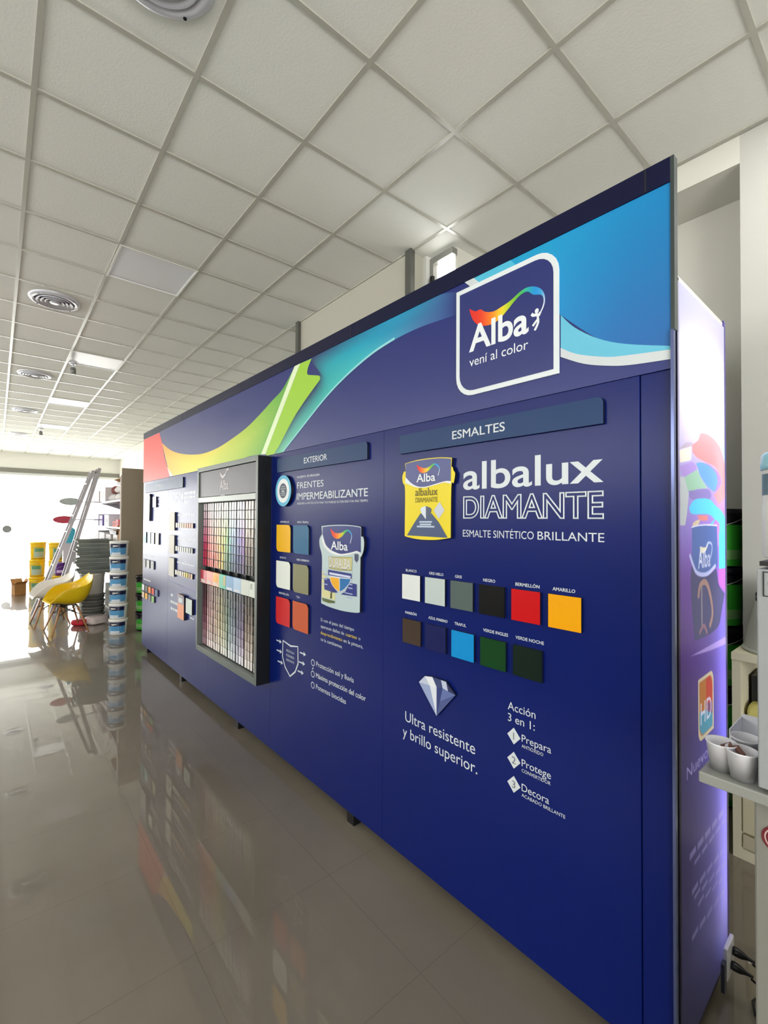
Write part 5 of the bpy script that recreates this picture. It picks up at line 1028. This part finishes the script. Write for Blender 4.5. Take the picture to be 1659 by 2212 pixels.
cn = thing('colorant_canister', 'white canister with pale cyan cap on top of the tinting machine', 'canister', (-.205, 1.43, 1.562))
MB().lathe([(.05, 0), (.053, .004), (.053, .12), (.051, .135), (.051, .205), (.053, .21)], M_lidw, 28).build('canister_body', cn)
MB().lathe([(.0535, .15), (.0535, .2)], mat('canister_band', (86, 112, 124), .4), 28, cap0=False, cap1=False).build('band', cn)
MB().lathe([(.056, .21), (.057, .222), (.055, .245), (.048, .252)], mat('cap_cyan', (150, 205, 220), .35), 28).build('cap', cn)
# cream cabinet with open bay
CB = thing('cream_cabinet', 'cream cabinet with an open bay in the corner behind the machine', 'cabinet', (-.63, 2.80, 0))
cr = mat('cream_laminate', (216, 211, 186), .5)
b = MB().box(0, 0, 0, .035, .33, .965, cr).box(.9, 0, 0, .935, .33, .965, cr).box(0, -.01, .965, .935, .33, 1.0, cr).box(.035, .31, .02, .9, .33, .965, cr).box(.035, .01, .39, .9, .31, .415, cr).box(.035, 0, .0, .9, .33, .05, cr)
b.build('carcass', CB)
MB().box(.04, -.004, .135, .465, .012, .375, mat('cream_door', (206, 199, 168), .5)).build('door', CB, .002)
MB().box(.04, -.004, .06, .465, .012, .122, mat('cream_drawer', (190, 184, 158), .5)).build('drawer', CB, .002)
block('monitor_box', 'black device standing in the upper part of the open cabinet bay', 'device', (-.45, 3.02, .415), 0, .13, .08, .45, (28, 30, 32), .3)
soft('paper_bag', 'yellowish paper bag in the open cabinet bay', 'bag', (-.60+.06, 2.9, .415), .1, .05, .06, .33, mat('bag_yellowish', (208, 200, 120), .6)) 
g_ = MB().box(-.05, -.04, 0, .05, .04, .05, td).tube([(-.02, -.045, .03), (-.02, -.06, .03)], .018, mat('gadget_chrome', (210, 210, 205), .15, .8), 14).box(-.03, -.03, .05, .03, .03, .07, td)
o = g_.build('hand_tool'); o.location = (-.55, 2.83, .415); tag(o, 'small black and chrome gadget at the front of the cabinet bay', 'tool')
HP = thing('machine_hood', 'white plastic hood resting on top of the cream cabinet', 'hood', (-.455, 2.965, 1.0))
MB().lathe([(.155, 0), (.16, .012), (.155, .03), (.145, .10), (.13, .16), (.11, .26), (.06, .34), (.035, .36), (.001, .362)], mat('hood_white', (214, 216, 206), .4), 36, cap1=False).build('hood_shell', HP)
MB().lathe([(.16, .0), (.165, .004), (.165, .014), (.158, .018)], mat('hood_rim', (200, 203, 194), .4), 36, cap0=False, cap1=False).build('rim', HP)

# ---------------------------------------------------------------- power socket and leads on the stand's end
SO = thing('power_socket', 'white power socket at the foot of the glowing end panel', 'power socket', on_stand(.0125, .475, .135), th)
MB().box(-.0005, -.045, -.055, .012, .045, .055, mat('socket_white', (236, 236, 242), .3)).build('face_plate', SO, .004)
MB().box(-.0005, -.075, -.075, .01, -.05, .02, mat('socket_grey', (60, 66, 78), .4)).build('side_clip', SO)
def lead(label, y, z, pts):
    t = thing('power_plug', label, 'plug', on_stand(.0255, y, z), th, 'black plugs in the white socket')
    MB().lathe([(.013, 0), (.0145, .006), (.013, .024), (.006, .042), (.0045, .06)], M_black, 18).build('plug_body', t).rotation_euler = (-.15, PI/2+.1, 0)
    MB().tube(pts, .0035, M_black, 8).build('cable', t)
lead('black plug with cable, upper one in the white socket', .498, .150, [(.055, -.004, -.006), (.12, -.02, -.02), (.2, -.06, -.03), (.33, -.1, -.05), (.45, -.06, -.08)])
lead('black plug with cable, lower one in the white socket', .475, .115, [(.055, -.004, -.006), (.12, -.03, -.01), (.22, -.08, -.02), (.34, -.1, -.04), (.46, -.05, -.06)])
fl = MB().tube([(-.2, 2.03, .006), (-.33, 2.06, .006), (-.385, 2.04, .006), (-.397, 2.0, .006), (-.38, 1.95, .006), (-.33, 1.93, .006), (-.2, 1.95, .006)], .004, M_black, 8)
tag(fl.build('loose_cable'), 'loose black cable looped on the floor at the lower right edge', 'cable')
